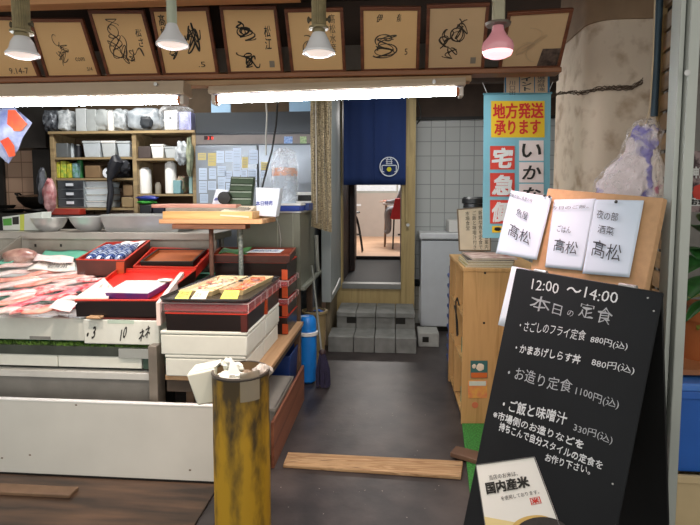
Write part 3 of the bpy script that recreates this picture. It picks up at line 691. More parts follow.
flatbook(.51,.82,3.54,3.94,zt+.034,.014,-2,m_book,'black magazine third from the bottom of the pile on the cabinet',g='magazines on the cabinet')
flatbook(.53,.83,3.56,3.96,zt+.048,.012,3,mat('mag_red','#8a4a3a',.5,col2='#d8c8c0',scale=12),'reddish magazine with pale pictures on top of the pile on the cabinet',g='magazines on the cabinet')
# framed notice
YQ = 3.98
q = [at(459,251,YQ), at(491,248,YQ), at(491,206,YQ+.06), at(457,209,YQ+.06)]
zb0 = kz
t = thing('framed_notice', 'framed beige notice of vertical Japanese writing on the wooden cabinet', 'notice', (q[0]+q[1])/2)
dzz = zb0+.004-min(q[0].z,q[1].z); q[0].z = q[1].z = zb0+.063 if False else q[0].z
obj('board', MB().slab(*q, .015), mat('notice_frame','#7c6a52',.5), t)
def lerpq(q,u,v): return q[0]*(1-u)*(1-v)+q[1]*u*(1-v)+q[2]*u*v+q[3]*(1-u)*v
nn = (q[1]-q[0]).cross(q[3]-q[0]).normalized(); nn = nn if nn.y<0 else -nn
pp = obj('paper', MB().slab(*[lerpq(q,a,b)+nn*.003 for a,b in ((.04,.03),(.96,.03),(.96,.97),(.04,.97))], .002), mat('notice_paper','#e2d2b4',.8), t)
s = MB(); cols = ['御注文の品\nは店頭にて\nお渡し', '魚屋の食堂\n刺身定食を\nどうぞ', '毎日新鮮な\n魚を用意し']
for i, (u, body) in enumerate(((.86,'お食事処の御案内'),(.68,'新鮮な魚を定食で'),(.5,'ご飯と味噌汁付き'),(.3,'市場食堂'))):
    textq(s, '\n'.join(body), [lerpq(q,u-.06,.92-.11*len(body))+nn*.004, lerpq(q,u+.06,.92-.11*len(body))+nn*.004, lerpq(q,u+.06,.92)+nn*.004, lerpq(q,u-.06,.92)+nn*.004])
obj('lettering', s, M_ink, pp)
# stack of dark pots behind it
px_, Yp = 474, 4.22
cX = Xp(px_, Yp); k_ = Yp/F
z0 = kz; zp_ = Zp(208, Yp)
t = thing('storage_drum', 'grey metal canister with a dark lid behind the framed notice', 'canister', (cX, Yp, kz))
obj('body', MB().lathe([(.06,kz),(.09,kz+.004),(.09,zp_),(.08,zp_+.005)], (cX,Yp,0)), M_steel, t)
obj('lid', MB().lathe([(.085,zp_+.006),(.082,zp_+.035),(.095,zp_+.04),(.095,zp_+.075),(.08,zp_+.09),(0,zp_+.092)], (cX,Yp,0)), mat('lid_dark','#3e3f40',.35,.6), t)
# white box corner seen between freezer and notice
single('white_box', MB().box(Xp(449,5.98), Xp(466,5.98), 5.96, 6.28, fz+.092, Zp(220,5.96)), M_white, 'white box standing on the chest freezer lid', 'box', bevel=.01)
#---PART3
# ================================================================ SIGNS
YP = 3.0
PP = Vector((0,YP,0))
A = [hit(482.5,238,PP,PN), hit(549,238,PP,PN), hit(551,93,PP,PN), hit(484,94,PP,PN)]
t = thing('hanging_banner', 'pale blue vertical banner with red and yellow panels of Japanese characters', 'banner', (A[0]+A[1])/2)
m_sky = mat('banner_blue', '#7db9c6', .6, var=.06)
sh_ = obj('sheet', MB().slab(*A, .006), m_sky, t)
obj('top_rod', MB().cyl(A[3]+Vector((-.005,0,0)), A[2]+Vector((.005,0,0)), .006, n=10), mat('rod_blue','#6aa4b4',.4), t)
for a, b in (((487,93),(480,80)), ((548,93),(557,70))):
    obj('string', MB().tube([hit(*a,PP,PN), hit(*b,PP,PN)+Vector((0,-.03,0))], .002, 5), M_white, t)
m_yel = mat('sign_yellow', '#e8c21e', .6, var=.03); m_sred = mat('sign_red', '#d8402f', .6, var=.04); m_pk = mat('sign_pink_white', '#ecdcd6', .6, var=.02); m_rtx = mat('red_text', '#cf2a1c', .6, var=.02)
yp = obj('yellow_panel', pslab(491,101,544.5,137.5,PP,PN), m_yel, t)
s = MB(); textpx(s, '地方発送', PP, PN, (493,119), (543,118), 15, lift=.006, bold=.02); textpx(s, '承ります', PP, PN, (494.5,135), (540,134), 14, lift=.006, bold=.02)
obj('lettering', s, m_rtx, yp)
for k, ch in enumerate('宅急便'):
    y0 = 146+27*k
    pn = obj('red_panel', pslab(490,y0,514.5,y0+23.5,PP,PN), m_sred, t)
    s = MB(); textpx(s, ch, PP, PN, (492.5,y0+21.5), (512,y0+21.5), 19, lift=.006, bold=.03, shear=.15); obj('lettering', s, M_white, pn)
for k, ch in enumerate('いかな'):
    y0 = 140.5+21.7*k
    pn = obj('pale_panel', pslab(519,y0,543.5,y0+20.3,PP,PN), m_pk, t)
    s = MB(); textpx(s, ch, PP, PN, (522,y0+17), (540.5,y0+17), 13.5, lift=.006, bold=.012, shear=.15); obj('lettering', s, M_ink, pn)
lp = obj('small_logo', pslab(492,226,503,232.5,PP,PN), m_yel, t); s = MB()
s.blob(hit(497.5,229,PP,PN)+Vector((0,-.005,0)), (.04,.002,.02), jit=.2, seed=4); obj('logo_mark', s, M_black, lp)
# upper hanging notice, partly hidden
PU = Vector((0,2.925,0))
B_ = [hit(504,92.5,PU,PN), hit(550,92.5,PU,PN), hit(549,68,PU,PN), hit(504.5,68,PU,PN)]
t = thing('paper_notice', 'beige paper notice with blue borders hanging above the pale blue banner', 'notice', (B_[0]+B_[1])/2)
sh_ = obj('sheet', MB().slab(*B_, .004), mat('notice_beige','#c9ad8c',.7,var=.08), t)
m_bl2 = mat('border_blue','#2a6f94',.6)
for a,b in ((504.5,506),(547.5,549.5),(519,519.8),(534,534.8)): obj('border_line', pslab(a,68,b,92.5,PU,PN), m_bl2, sh_)
s = MB(); textpx(s, 'ポ\nイ\nン\nト', PU, PN, (521,91), (531,91), 19, bold=.02, lift=.004); textpx(s, '都\n道\n府\n県\n遠', PU, PN, (537,91.5), (545,91.5), 20, lift=.004); textpx(s,'川\n口\n田',PU,PN,(509,95),(515,95),14,lift=.004)
obj('lettering', s, mat('navy_ink','#2c3a44',.6), sh_)

# ---- boards
uB = Vector((.325,-.54,0)).normalized(); nB = Vector((-.857,-.516,0)); nB = Vector((uB.y, -uB.x, 0)).normalized()
tilt = .285
dB = (Vector((0,0,-1)) + nB*tilt).normalized(); N1 = uB.cross(-dB).normalized()
if N1.dot(CAMP-Vector((.5,2,1)))<0: N1 = -N1
TL = at(516,268,2.14)
def H1(px,py): return hit(px,py,TL,N1)
TR = H1(663,293)
BL_ = H1(463,525); BR_ = H1(617,525)
eL = (BL_-TL).normalized(); eR = (BR_-TR).normalized()
def toz(p,e,z): return p+e*((z-p.z)/e.z)
b0, b1 = toz(TL,eL,.10), toz(TR,eR,.10)
t = thing('menu_blackboard', 'black folding menu board with chalk writing leaning back at the right', 'blackboard', Vector(((b0.x+b1.x)/2,(b0.y+b1.y)/2,0)))
m_bb = mat('blackboard', '#191c1e', .7, var=.12, scale=3, col2='#131517', spec=.25)
m_edge = mat('board_edge', '#1c1d1d', .45)
fr = obj('front_board', MB().slab(b0,b1,TR,TL,.008), m_bb, t, bevel=.003)
for (a,b) in ((TL,b0),(TR,b1)):
    pass
for s_, tp_, bp in ((0,TL,b0),(1,TR,b1)):
    obj('foot', MB().slab(bp+(uB*.0 if s_==0 else -uB*.04), bp+(uB*.04 if s_==0 else uB*0), bp+(uB*.04 if s_==0 else uB*0)+Vector((0,0,.0)), bp, .018) if False else MB().hexa([bp+uB*(.0 if s_==0 else -.04)+v for v in (Vector((0,0,-bp.z)),)]*1) if False else MB().cyl(Vector((bp.x,bp.y,0))+uB*(.03 if s_==0 else -.03)-nB*(-bp.z*tilt)-N1*.009, bp+uB*(.03 if s_==0 else -.03)-N1*.009+Vector((0,0,.02)), .012), m_edge, t)
# rear board
rb0 = TL-N1*.010; rb1 = TR-N1*.010-uB*.012; back = (Vector((0,0,-1))-nB*.12).normalized()
r0, r1 = toz(rb0,back,0.0), toz(rb1,back,0.0)
obj('rear_board', MB().slab(r0,r1,rb1,rb0,.008), m_edge, t)
for f_ in (.2,.8):
    p = TL+(TR-TL)*f_; obj('hinge', MB().cyl(p-uB*.03-N1*.010+Vector((0,0,.004)), p+uB*.03-N1*.010+Vector((0,0,.004)), .007, n=10), M_steel, t)
for a,b in ((651,298),(657,311),(616,484)):
    obj('rivet', MB().cyl(H1(a-3,b)+N1*.0, H1(a-3,b)+N1*.002, .003, n=8), M_steel, fr)
m_ch = mat('chalk', '#d9dcdc', .9, var=.1, scale=60); m_ch2 = mat('chalk_thin', '#b4b8ba', .9, var=.25, scale=60)
up = (.205,-.98)
def wr(body, p0, p1, h, m=0, **k):
    s = MB(); k.setdefault('jit', .06)
    textpx(s, body, TL, N1, p0, p1, h, up=up, **k); obj('chalk_line', s, (m_ch, m_ch2)[m], fr)
wr('12:00', (531,289), (558,293.5), 10.5, shear=-.05)
wr('～', (567,291), (581,293.5), 4.5, bold=.01)
wr('14:00', (584,298), (617,304), 11, bold=.0)
wr('本', (529,309), (549,313), 15, 1); wr('日', (552,313.5), (561,315.5), 10, 1); wr('の', (567,315.5), (573,317), 6, 1); wr('定', (578,316.5), (593,319.5), 15, 1); wr('食', (596,321), (611,325), 15, 1)
wr('・さごしのフライ定食', (519,330), (585,340.5), 10.5, 0)
wr('880円(込)', (590,343.5), (627,351.5), 8.5, 0)
wr('・かまあげしらす丼', (515,352), (580,364), 9, 0, bold=.005)
wr('880円(込)', (591,367), (634,375), 9, 0)
wr('・お造り定食', (507,378), (571,394), 13, 1)
wr('1100円(込)', (575,396), (618,411), 10.5, 1)
wr('・ご飯と味噌汁', (502,410), (566,425), 12, 0, bold=.005)
wr('330円(込)', (573,432), (612,445), 9.5, 1)
wr('※市場側のお造りなどを', (493,418), (583,449), 8.5, 0, bold=.005)
wr('持ちこんで自分スタイルの定食を', (499,430), (602,470), 8.5, 0, bold=.005)
wr('お作り下さい。', (545,461), (590,475), 8, 0, bold=.005)
# rice card clipped on the board
C4 = [(491,557),(566,540),(535,457),(477,465)]
Cq = [H1(*q)+N1*.004 for q in C4]
t = thing('rice_notice_card', 'white card with a rice bowl picture and bold characters fixed low on the blackboard', 'notice card', (Cq[0]+Cq[1])/2)
cd_ = obj('card', MB().slab(*Cq, .003), mat('card_white','#e9e6dc',.6,var=.02), t)
for a,b in ((0,1),(1,2),(2,3),(3,0)):
    obj('edge_trim', MB().tube([Cq[a]+N1*.001, Cq[b]+N1*.001], .0018, 6), mat('card_edge','#6b6b68',.4), t)
def CQ(u,v): return lerpq(Cq,u,v)
s = MB()
def ct(body,u0,u1,v0,v1,dv=.0,**k): textq(s, body, [CQ(u0,v0)+N1*.001, CQ(u1,v0+dv)+N1*.001, CQ(u1,v1+dv)+N1*.001, CQ(u0,v1)+N1*.001], **k)
ct('当店のお米は、', .2,.68,.80,.86); ct('国内産米', .12,.8,.65,.78, bold=.03); ct('を使用しております。', .33,.9,.55,.6)
obj('lettering', s, M_ink, cd_)
s = MB()
for (a,b,c,d) in ((.74,.88,.515,.52),(.74,.88,.44,.445),(.74,.75,.44,.52),(.87,.88,.44,.52)): s.slab(*[CQ(x,y)+N1*.001 for x,y in ((a,c),(b,c),(b,d),(a,d))], .0005)
textq(s,'米',[CQ(.76,.45)+N1*.0005,CQ(.86,.45)+N1*.0005,CQ(.86,.51)+N1*.0005,CQ(.76,.51)+N1*.0005], bold=.03)
obj('red_seal', s, m_rtx, cd_)
obj('pale_gold_area', MB().slab(*[CQ(x,y)+N1*.0006 for x,y in ((.0,0),(1,0),(.62,.24),(.0,.42))], .0003), mat('pale_gold','#e5cf93',.6,var=.05), cd_)
bw_ = MB(); cc = CQ(.72,.06); U_ = (CQ(1,.06)-CQ(0,.06)); V_ = CQ(.5,1)-CQ(.5,0)
pts = [CQ(.72+.36*cos(a*pi/24),.10+.20*sin(a*pi/24))+N1*.0012 for a in range(25)]; pts = [p for p in pts]
bw_.add(pts, [tuple(range(25))]); obj('bowl_picture', bw_, mat('bowl_dark','#3a3531',.5,var=.3,scale=60), cd_)
rp = MB(); pts = [CQ(.66+.27*cos(a*pi/24),.23+.10*sin(a*pi/24))+N1*.0009 for a in range(25)]; rp.add(pts,[tuple(range(25))]); obj('rice_picture', rp, mat('rice_gold','#d9b465',.6,var=.1,scale=60), cd_)

# particle board panel behind, with handwritten papers
d2 = (Vector((0,0,-1)) + nB*.25).normalized(); u2 = Vector((.585,-.81,0)).normalized(); N2 = u2.cross(-d2).normalized()
if N2.dot(CAMP-Vector((.7,2,1.4)))<0: N2 = -N2
W_TR = at(663.5,198,1.88)
def H2(px,py): return hit(px,py,W_TR,N2)
W_TL = H2(548,188.5); W_BL = H2(524,300); W_BR = H2(643,300)
t = thing('particle_board', 'tan particle board panel with three papers, standing behind the blackboard', 'board', Vector((((W_BL+W_BR)/2).x+.1,((W_BL+W_BR)/2).y+.15,0)))
m_pb = mat('particle_board','#c39a70',.8,var=.12,scale=40)
obj('panel', MB().slab(W_BL,W_BR,W_TR,W_TL,.028), m_pb, t, bevel=.002)
mid = (W_BL+W_BR)/2-N2*.04
for f_ in (.3,.7):
    p = W_BL*(1-f_)+W_BR*f_-N2*.045; tpz = W_TL*(1-f_)+W_TR*f_-N2*.045+d2*.2
    q_ = p-nB*.32; obj('support_leg', MB().cyl(tpz, Vector((q_.x+.03,q_.y,0)), .014, n=10), m_pb, t)
m_pp = mat('paper_blue_white','#cfdcea',.8,var=.04,scale=3)
def paper(P4, label, lines, lift, curl=0, tapes=()):
    Q = [H2(*q)+N2*lift for q in P4]; n = N2
    t = thing('handwritten_paper', label, 'paper', (Q[0]+Q[1])/2, 'handwritten papers on the tan board')
    f = lambda u,v: lerpq(Q,u,v)+n*(.002*sin(u*3.1)*(1-v)+.001*sin(v*4+u*2))
    sh = obj('sheet', MB().sheet(f,16,16), m_pp, t, solid=.001)
    s = MB()
    for body,u0,v0,u1,v1,h in lines:
        textq(s, body, [lerpq(Q,u0,v0)+n*.008, lerpq(Q,u1,v1)+n*.008, lerpq(Q,u1,v1+h*.82)+n*.008, lerpq(Q,u0,v0+h*.82)+n*.008], jit=.05)
    obj('lettering', s, mat('pen_ink','#3a3f48',.7), sh)
    for (a,b) in tapes:
        c_ = H2(a,b)+N2*(lift+.008+curl*.5); obj('pin', MB().lathe([(.006,0),(.006,.003),(0,.005)], c_, 12, N2.to_track_quat('Z','Y').to_matrix().to_4x4()), mat('pin_dark','#2a2a2a',.4), t)
L1 = H2
paper([(498,254),(539,260.5),(554,198),(513,191)], 'white handwritten paper overhanging the left edge of the tan board', [('魚屋',.3,.62,.60,.58,.15),('髙松',.22,.30,.78,.20,.24),('御飯の友に魚屋の味',.02,.90,.62,.86,.07)], .014, .0, ((548,197),(553,198)))
paper([(546,267.5),(583,271),(597,199),(555,200)], 'middle handwritten paper of the three on the tan board', [('ごはん',.22,.52,.58,.50,.12),('髙松',.2,.24,.82,.2,.22),('今日のご飯。',.0,.84,.9,.86,.06)], .006, 0, ())
paper([(584,274),(631,278),(645.5,201),(597,200)], 'rightmost handwritten paper on the tan board, pinned at its top', [('夜の部',.12,.74,.58,.70,.14),('酒菜',.2,.55,.55,.52,.13),('髙松',.15,.24,.78,.18,.26)], .010, 0, ((619,203),))
# white sheet tucked beside the blackboard
q = [hit(a,b,TL-N1*.022,N1) for a,b in ((498,325),(515,329),(540,272),(512,266))]
single('loose_paper', MB().sheet(lambda u,v: lerpq(q,u,v)+N1*.002*sin(u*3), 6, 6), M_paper, 'loose white sheet hanging between the cabinet and the blackboard', 'paper', solid=.001)
# concrete coloured plastic bag on a hook: bag
t = thing('plastic_bag', 'crumpled clear bag full of purple printed wrappers hanging on the column', 'bag', at(630,195,2.25))
Yg = 2.42
def bp_(px,py,dy=0): return at(px,py,Yg+dy)
c1 = bp_(626,178); c2 = bp_(634,138)
M_bag = mat('bag_crumple','#d8ccc8',.3,var=.35,scale=22,bump=.8,col2='#9a8c96',alpha=.9)
def sack(prof, seed, depth, name, m):
    rd = random.Random(seed); ph = [rd.uniform(0,6.3) for _ in range(8)]; g = MB(); nu = 64; vs = []; fs = []; NV = 40
    for j in range(NV+1):
        tt = j/NV*(len(prof)-1); i0 = min(int(tt), len(prof)-2); f = tt-i0; y_, c_, h_ = [prof[i0][k]*(1-f)+prof[i0+1][k]*f for k in range(3)]
        C_ = bp_(c_, y_); hw = h_*Yg/F
        for i in range(nu):
            a = 2*pi*i/nu; k = 1+.07*sin(5*a+ph[0]+tt*.8)+.06*sin(9*a+ph[1]-tt*1.4)+.05*abs(sin(7*a+ph[2]+tt*2))+.035*sin(17*a+ph[3]+tt*3)+.05*sin(tt*5+ph[4]+2*a)
            vs.append(C_+Vector((cos(a)*hw*k, sin(a)*hw*depth*k, .006*sin(6*a+tt*4))))
    for j in range(NV): fs += [(j*nu+i, j*nu+(i+1)%nu, (j+1)*nu+(i+1)%nu, (j+1)*nu+i) for i in range(nu)]
    fs += [tuple(range(nu)), tuple(range(NV*nu, NV*nu+nu))]
    return obj(name, g.add(vs, fs), m, t)
sack([(126,646,8),(132,645,11),(142,643,13),(152,640,12),(160,636,16),(172,631,22),(186,627,26),(200,626,26),(216,628,20),(222,630,8)], 5, .55, 'printed_wrappers', mat('purple_print','#e6dadd',.35,scale=11,bump=.8,col2='#8078bc',lo=.41,hi=.47,detail=8))
sack([(150,652,5),(160,652,8),(172,652,10),(186,653,11),(200,653,11),(214,653,8)], 9, .8, 'pink_wrapper', mat('pink_print','#e2d6cc',.4,scale=16,bump=.6,col2='#b4506e',lo=.34,hi=.42,detail=8))
sack([(119,647,4),(123,646,10),(130,645,14),(142,643,16),(154,639,16),(166,634,22),(180,630,29),(196,628,31),(214,629,27),(224,631,10)], 7, .6, 'clear_outer_bag', film('outer_film','#f4eeee',.05,.4,18,.15))
obj('tie_string', MB().tube([bp_(646,124), bp_(650,108,-.02), bp_(653,60,-.04), bp_(655,-5,-.06)], .003, 6), mat('string_tan','#c4b090',.8), t)
single('blue_pipe', MB().cyl((Xp(650.5,2.6),2.6,Zp(120,2.6)), (Xp(651,2.6),2.6,3.0), .016, n=14), mat('pipe_bluegrey','#3f5563',.45,.3), 'thin blue grey pipe running up beside the concrete column', 'pipe')
# slatted wooden shutter, seen at a steep angle
t = thing('slatted_shutter', 'brown wooden slatted shutter standing between column and metal post', 'shutter', (1.27,2.4,0))
m_slat = bands('slat_wood',['#4f3a26','#7d6242','#98784f'],'Y',12,.6)
p0 = Vector((Xp(655,2.6),2.6)); p1 = Vector((Xp(678,2.3),2.3)); ztop = Zp(22,2.6)
dd = (p1-p0)
for i in range(26):
    z = .04+i*(ztop-.04)/26; h_ = (ztop-.04)/26-.016
    obj('slat', MB().slab((p0.x,p0.y,z),(p1.x,p1.y,z),(p1.x,p1.y,z+h_),(p0.x,p0.y,z+h_),.012), m_slat, t)
for i,(f_) in enumerate((0,.985)):
    p = p0+dd*f_; obj('stile', MB().box(p.x-.008,p.x+.012,p.y-.012,p.y+.012,0,ztop+.03), mat('stile_wood','#8f7448',.6,var=.2), t)
obj('backing', MB().slab((p0.x+.03,p0.y,0.02),(p1.x+.03,p1.y,0.02),(p1.x+.03,p1.y,ztop),(p0.x+.03,p0.y,ztop),.006), mat('shutter_dark','#1d1712',.8), t)
obj('top_board', MB().slab((p0.x,p0.y,ztop+.02),(p1.x,p1.y,ztop+.02),(p1.x,p1.y,ztop+.09),(p0.x,p0.y,ztop+.09),.02), m_slat, t)
# aluminium post (double track)
YA = 1.9
t = thing('aluminium_post', 'pale aluminium door post with a groove at the right of the photo', 'post', (Xp(684,YA),YA,0))
ax0,ax1,ax2,ax3 = Xp(670.5,YA),Xp(675.5,YA),Xp(677.2,YA),Xp(687.5,YA)
m_al2 = mat('pale_alu','#b5bab2',.5,.15,var=.2,scale=7,stretch=(1,1,.3))
obj('main_profile', MB().box(ax2,ax3,YA-.03,YA+.05,0,3.0), m_al2, t, bevel=.003)
obj('thin_profile', MB().box(ax0,ax1,YA-.01,YA+.05,0,3.0), m_al2, t, bevel=.002)
obj('groove', MB().box(ax1,ax2,YA+.0,YA+.05,0,3.0), M_black, t)
p = at(687,73,YA-.03); obj('keyhole', MB().lathe([(.010,0),(.010,.003),(.006,.004),(0,.004)], (p.x,YA-.03,p.z), 16, Matrix.Rotation(pi/2,4,'X')), M_steel, t)
# right edge: shelf, poster, plant, pot, blue bin, cream crate
YR = 2.05
zr = Zp(361,YR)
single('wall_shelf', MB().box(Xp(690,YR), Xp(760,YR), YR, 2.505, Zp(366,YR), zr).hexa([(Xp(745,YR),2.2,zr-.03),(Xp(745,YR)+.02,2.2,zr-.03),(Xp(745,YR)+.02,2.5,zr-.07),(Xp(745,YR),2.5,zr-.07),(Xp(745,YR),2.2,zr-.01),(Xp(745,YR)+.02,2.2,zr-.01),(Xp(745,YR)+.02,2.5,zr-.01),(Xp(745,YR),2.5,zr-.01)]), mat('rack_wood','#a0643a',.5,var=.2), 'narrow wooden shelf at the right edge carrying the potted plant', 'shelf')
zs = Zp(361,YR)
pc = Vector((Xp(712,YR+.2),YR+.2,zs))
t = thing('potted_plant', 'leafy green plant in a terracotta pot at the right edge', 'potted plant', pc)
rp_ = .16; ph_ = Zp(305,YR+.1)-zs
obj('pot', MB().lathe([(.0,0),(.11,0),(.135,ph_*.8),(.15,ph_*.8),(.155,ph_),(.14,ph_),(.13,ph_*.9),(0,ph_*.88)], pc, 32), mat('terracotta','#b0622f',.6,var=.2), t)
m_leaf = mat('leaf_green','#2f6a2c',.45,var=.5,scale=20); m_leaf2 = mat('leaf_yellow','#9a9a3a',.5,var=.3)
rd = random.Random(4)
def leaf(base, tip, wd, m, sag=.05):
    d = tip-base; side = d.cross(Vector((0,0,1))).normalized(); g = MB()
    f = lambda u,v: base+d*v+Vector((0,0,-sag*(v**2)+.012*abs(u-.5)*2*sin(pi*v)))+side*(u-.5)*wd*sin(pi*min(1,v*.96+.03))**.8
    g.sheet(f,6,12); obj('leaf', g, m, t, solid=.001)
for a,b,cx,cy,wd,mm in ((712,255,683,262,.10,0),(712,275,680,292,.09,0),(715,240,694,212,.10,0),(715,262,690,236,.10,0),(714,300,690,285,.08,1),(712,300,686,309,.05,0),(718,235,705,200,.1,0),(716,290,698,318,.07,1),(720,250,740,215,.1,0),(720,270,745,260,.1,0),(712,250,698,246,.11,0)):
    leaf(at(a,b,YR+.16+rd.uniform(-.04,.04)), at(cx,cy,YR+rd.uniform(-.02,.1)), wd, (m_leaf,m_leaf2)[mm])
for k in range(4):
    a = rd.uniform(0,6.3); obj('stem', MB().tube([pc+Vector((.03*cos(a),.03*sin(a),ph_*.85)), pc+Vector((.05*cos(a),.05*sin(a),ph_+.2)), at(715+k*2,250,YR+.16)], .005, 6), m_leaf, t)
# poster
YW = 2.5
q = [at(689,212,YW), at(740,212,YW), at(740,151,YW), at(689,151,YW)]
t = thing('product_poster', 'colourful poster with dark and red pictures cut by the right edge', 'poster', (q[0]+q[1])/2)
ps = obj('sheet', MB().slab(*q,.004), mat('poster_mix','#a08a88',.5,col2='#3a2226',scale=26,lo=.4,hi=.55), t)
obj('red_picture', MB().blob(at(702,192,YW)+Vector((0,-.004,0)), (.09,.004,.07), jit=.2, seed=3), m_sred, ps)
obj('white_band', MB().slab(*[at(a,b,YW-.004) for a,b in ((690,206),(740,206),(740,198),(690,198))],.001), M_white, ps)
s = MB(); textq(s,'神戸',[at(a,b,YW-.006) for a,b in ((690,178),(708,178),(708,167),(690,167))], bold=.03); obj('lettering', s, M_white, ps)
s = MB(); textq(s,'お求め下',[at(a,b,YW-.0065) for a,b in ((691,205),(720,205),(720,199),(691,199))], bold=.03); obj('small_lettering', s, M_ink, ps)
single('backing_wall_panel', MB().box(1.5,2.39,YW+.006,YW+.05,0,3.0), mat('grey_panel','#8e8c86',.7,var=.1), 'plain grey partition panel behind the poster at the right edge', 'partition')
# blue bin and cream crates
def bin_(name, pxl, pyt, pyb, Yf, dep, wd, m, label, rim):
    x0 = Xp(pxl,Yf); z0,z1 = Zp(pyb,Yf),Zp(pyt,Yf)
    t = thing(name, label, 'storage box', (x0+wd/2,Yf+dep/2,z0))
    obj('tub', MB().tray(x0,x0+wd,Yf,Yf+dep,z0,z1,.008,.02), m, t, bevel=.004)
    obj('rim', MB().box(x0-.008,x0+wd+.008,Yf-.008,Yf,z1-.03,z1).box(x0-.008,x0,Yf,Yf+dep,z1-.03,z1), m, t, bevel=.003)
    return t, x0, z1
zz = Zp(462,2.0)
bin_('storage_box', 677, 461, 519, 1.98, .34, .45, mat('cream_plastic','#c9b38a',.5,var=.08), 'cream plastic box on the floor-side stack under the blue box', 1)
bin_('storage_box', 675, 518.5, 590, 1.98, .34, .45, mat('cream_plastic','#c9b38a',.5,var=.08), 'lowest cream plastic box of the stack at the right edge', 1)
t_, x_, z_ = bin_('storage_box', 678, 381, 460.5, 2.0, .32, .43, M_blue, 'bright blue plastic box at the right edge below the plant', 1)
obj('lid', MB().box(x_-.012,x_+.44,1.99,2.33,z_,z_+.03), mat('blue_lid','#4a7fd0',.35), t_, bevel=.006)
#---PART4
# ================================================================ FISH COUNTER
YW_ = 2.62
xr_ = Xp(219, YW_)
m_pan = mat('panel_white', '#d2d3cb', .45, var=.12, scale=2.2)
t = thing('counter_front_panel', 'long low white sheet panel along the front of the fish counter', 'panel', ((-3+xr_)/2, YW_, 0))
zpt = Zp(405, YW_, 150)
obj('sheet', MB().box(-3.4, xr_, YW_, YW_+.02, .02, zpt), m_pan, t, bevel=.003)
obj('top_edge', MB().box(-3.4, xr_, YW_-.002, YW_+.03, zpt, zpt+.006), M_white, t)
obj('bottom_strip', MB().box(-3.4, xr_, YW_+.002, YW_+.018, 0, .02), mat('strip_dark','#1b1815',.6), t)
for a,b in ((46,480),(140,505),(30,455),(76,405),(190,470),(2,458)):
    p = at(a,b,YW_); obj('stain', MB().blob((p.x,YW_-.0005,p.z),(.014,.002,.008),jit=.3,nu=10,nv=6,seed=a), mat('rust_spot','#6a5440',.8), t)
struct('floor_boards', MB().box(-3.4, Xp(205,2.5), 2.0, 2.615, 0, .012), mat('wet_boards','#5a4332',.3,var=.4,scale=5,col2='#2a201a',stretch=(.4,3,1)))
single('wooden_plank', MB().box(-3.4, Xp(60,2.45), 2.42, 2.5, .012, .03), mat('old_board','#7b6048',.6,var=.4,scale=6), 'low brown floor board at the bottom left corner of the photo', 'plank', bevel=.003)
# counter body
CX0 = -3.4; CX1 = Xp(149, 2.76)
t = thing('fish_counter', 'steel fish display counter with a sloping bed and a grass trimmed front', 'display counter', ((CX0+CX1)/2, 3.3, 0)); t_fc = t
Z = lambda y, Y=2.76: Zp(y, Y, 100)
zz0 = min(Zp(340,2.79,40), Zp(344.5,2.76,118))
obj('lower_channel', MB().box(CX0, CX1, 2.755, 2.80, Z(402), Z(378)), mat('channel_grey','#85837d',.5,.2,var=.2), t)
obj('channel_top', MB().box(CX0, CX1, 2.745, 2.84, Z(378), Z(371.5)), mat('channel_white','#cfcfc8',.4), t, bevel=.002)
obj('dark_gap', MB().box(CX0, CX1, 2.80, 2.83, Z(371.5), Z(350)), M_black, t)
for k in range(5):
    a = CX1-.07-(k+1)*.50; obj('foam_strip', MB().box(a, a+.495, 2.765, 2.80, Z(368), Z(356.5)), M_foam, t, bevel=.003)
obj('green_end', MB().box(CX1-.068, CX1-.0, 2.768, 2.80, Z(368), Z(350)), mat('dark_green_end','#3d5547',.5), t)
obj('rail', MB().box(CX0, CX1, 2.76, 2.80, Z(356), Z(347)), mat('rail_smoke','#4f554d',.3,.3,var=.3), t)
obj('rail_plate', MB().box(Xp(113,2.75), CX1, 2.75, 2.76, Z(357), Z(348)), M_alu, t)
obj('bed', MB().box(CX0, CX1+.02, 2.84, 3.86, Z(350)-.1, zz0-.002).hexa([(CX0,3.32,zz0-.01),(CX1+.03,3.32,zz0-.01),(CX1+.05,3.86,zz0-.01),(CX0,3.86,zz0-.01),(CX0,3.32,.885),(CX1+.03,3.32,.885),(CX1+.05,3.86,.975),(CX0,3.86,.975)]), mat('bed_green','#3f8f73',.6,var=.3), t)
obj('end_post', MB().box(CX1-.004, CX1+.045, 2.70, 2.80, 0, Z(345,2.7)), mat('post_greybrown','#8d8478',.5,.2,var=.3), t, bevel=.003)
obj('skirt', MB().box(CX0, CX1, 3.0, 3.03, 0.0, Z(380)), mat('skirt_dark','#2e2a26',.8), t)
# grass trim
rd = random.Random(12); g = MB()
for i in range(2600):
    x = rd.uniform(CX0+.9, CX1-.005); y = rd.uniform(2.765, 2.85); h = rd.uniform(.008,.022); a = rd.uniform(0,6.3); z = Z(347.5)+.001
    dx, dy = cos(a)*.004, sin(a)*.004; lx, ly = rd.uniform(-.012,.012), rd.uniform(-.014,.006)
    g.add([(x-dx,y-dy,z),(x+dx,y+dy,z),(x+lx,y+ly,z+h)], [(0,1,2)])
tag(obj('plastic_grass', g, mat('grass_green','#6f9a3a',.7,var=.5,scale=30,col2='#3c5a24'), smooth=False), 'strip of green plastic grass along the front rail of the fish counter', 'plastic grass', kind='stuff')
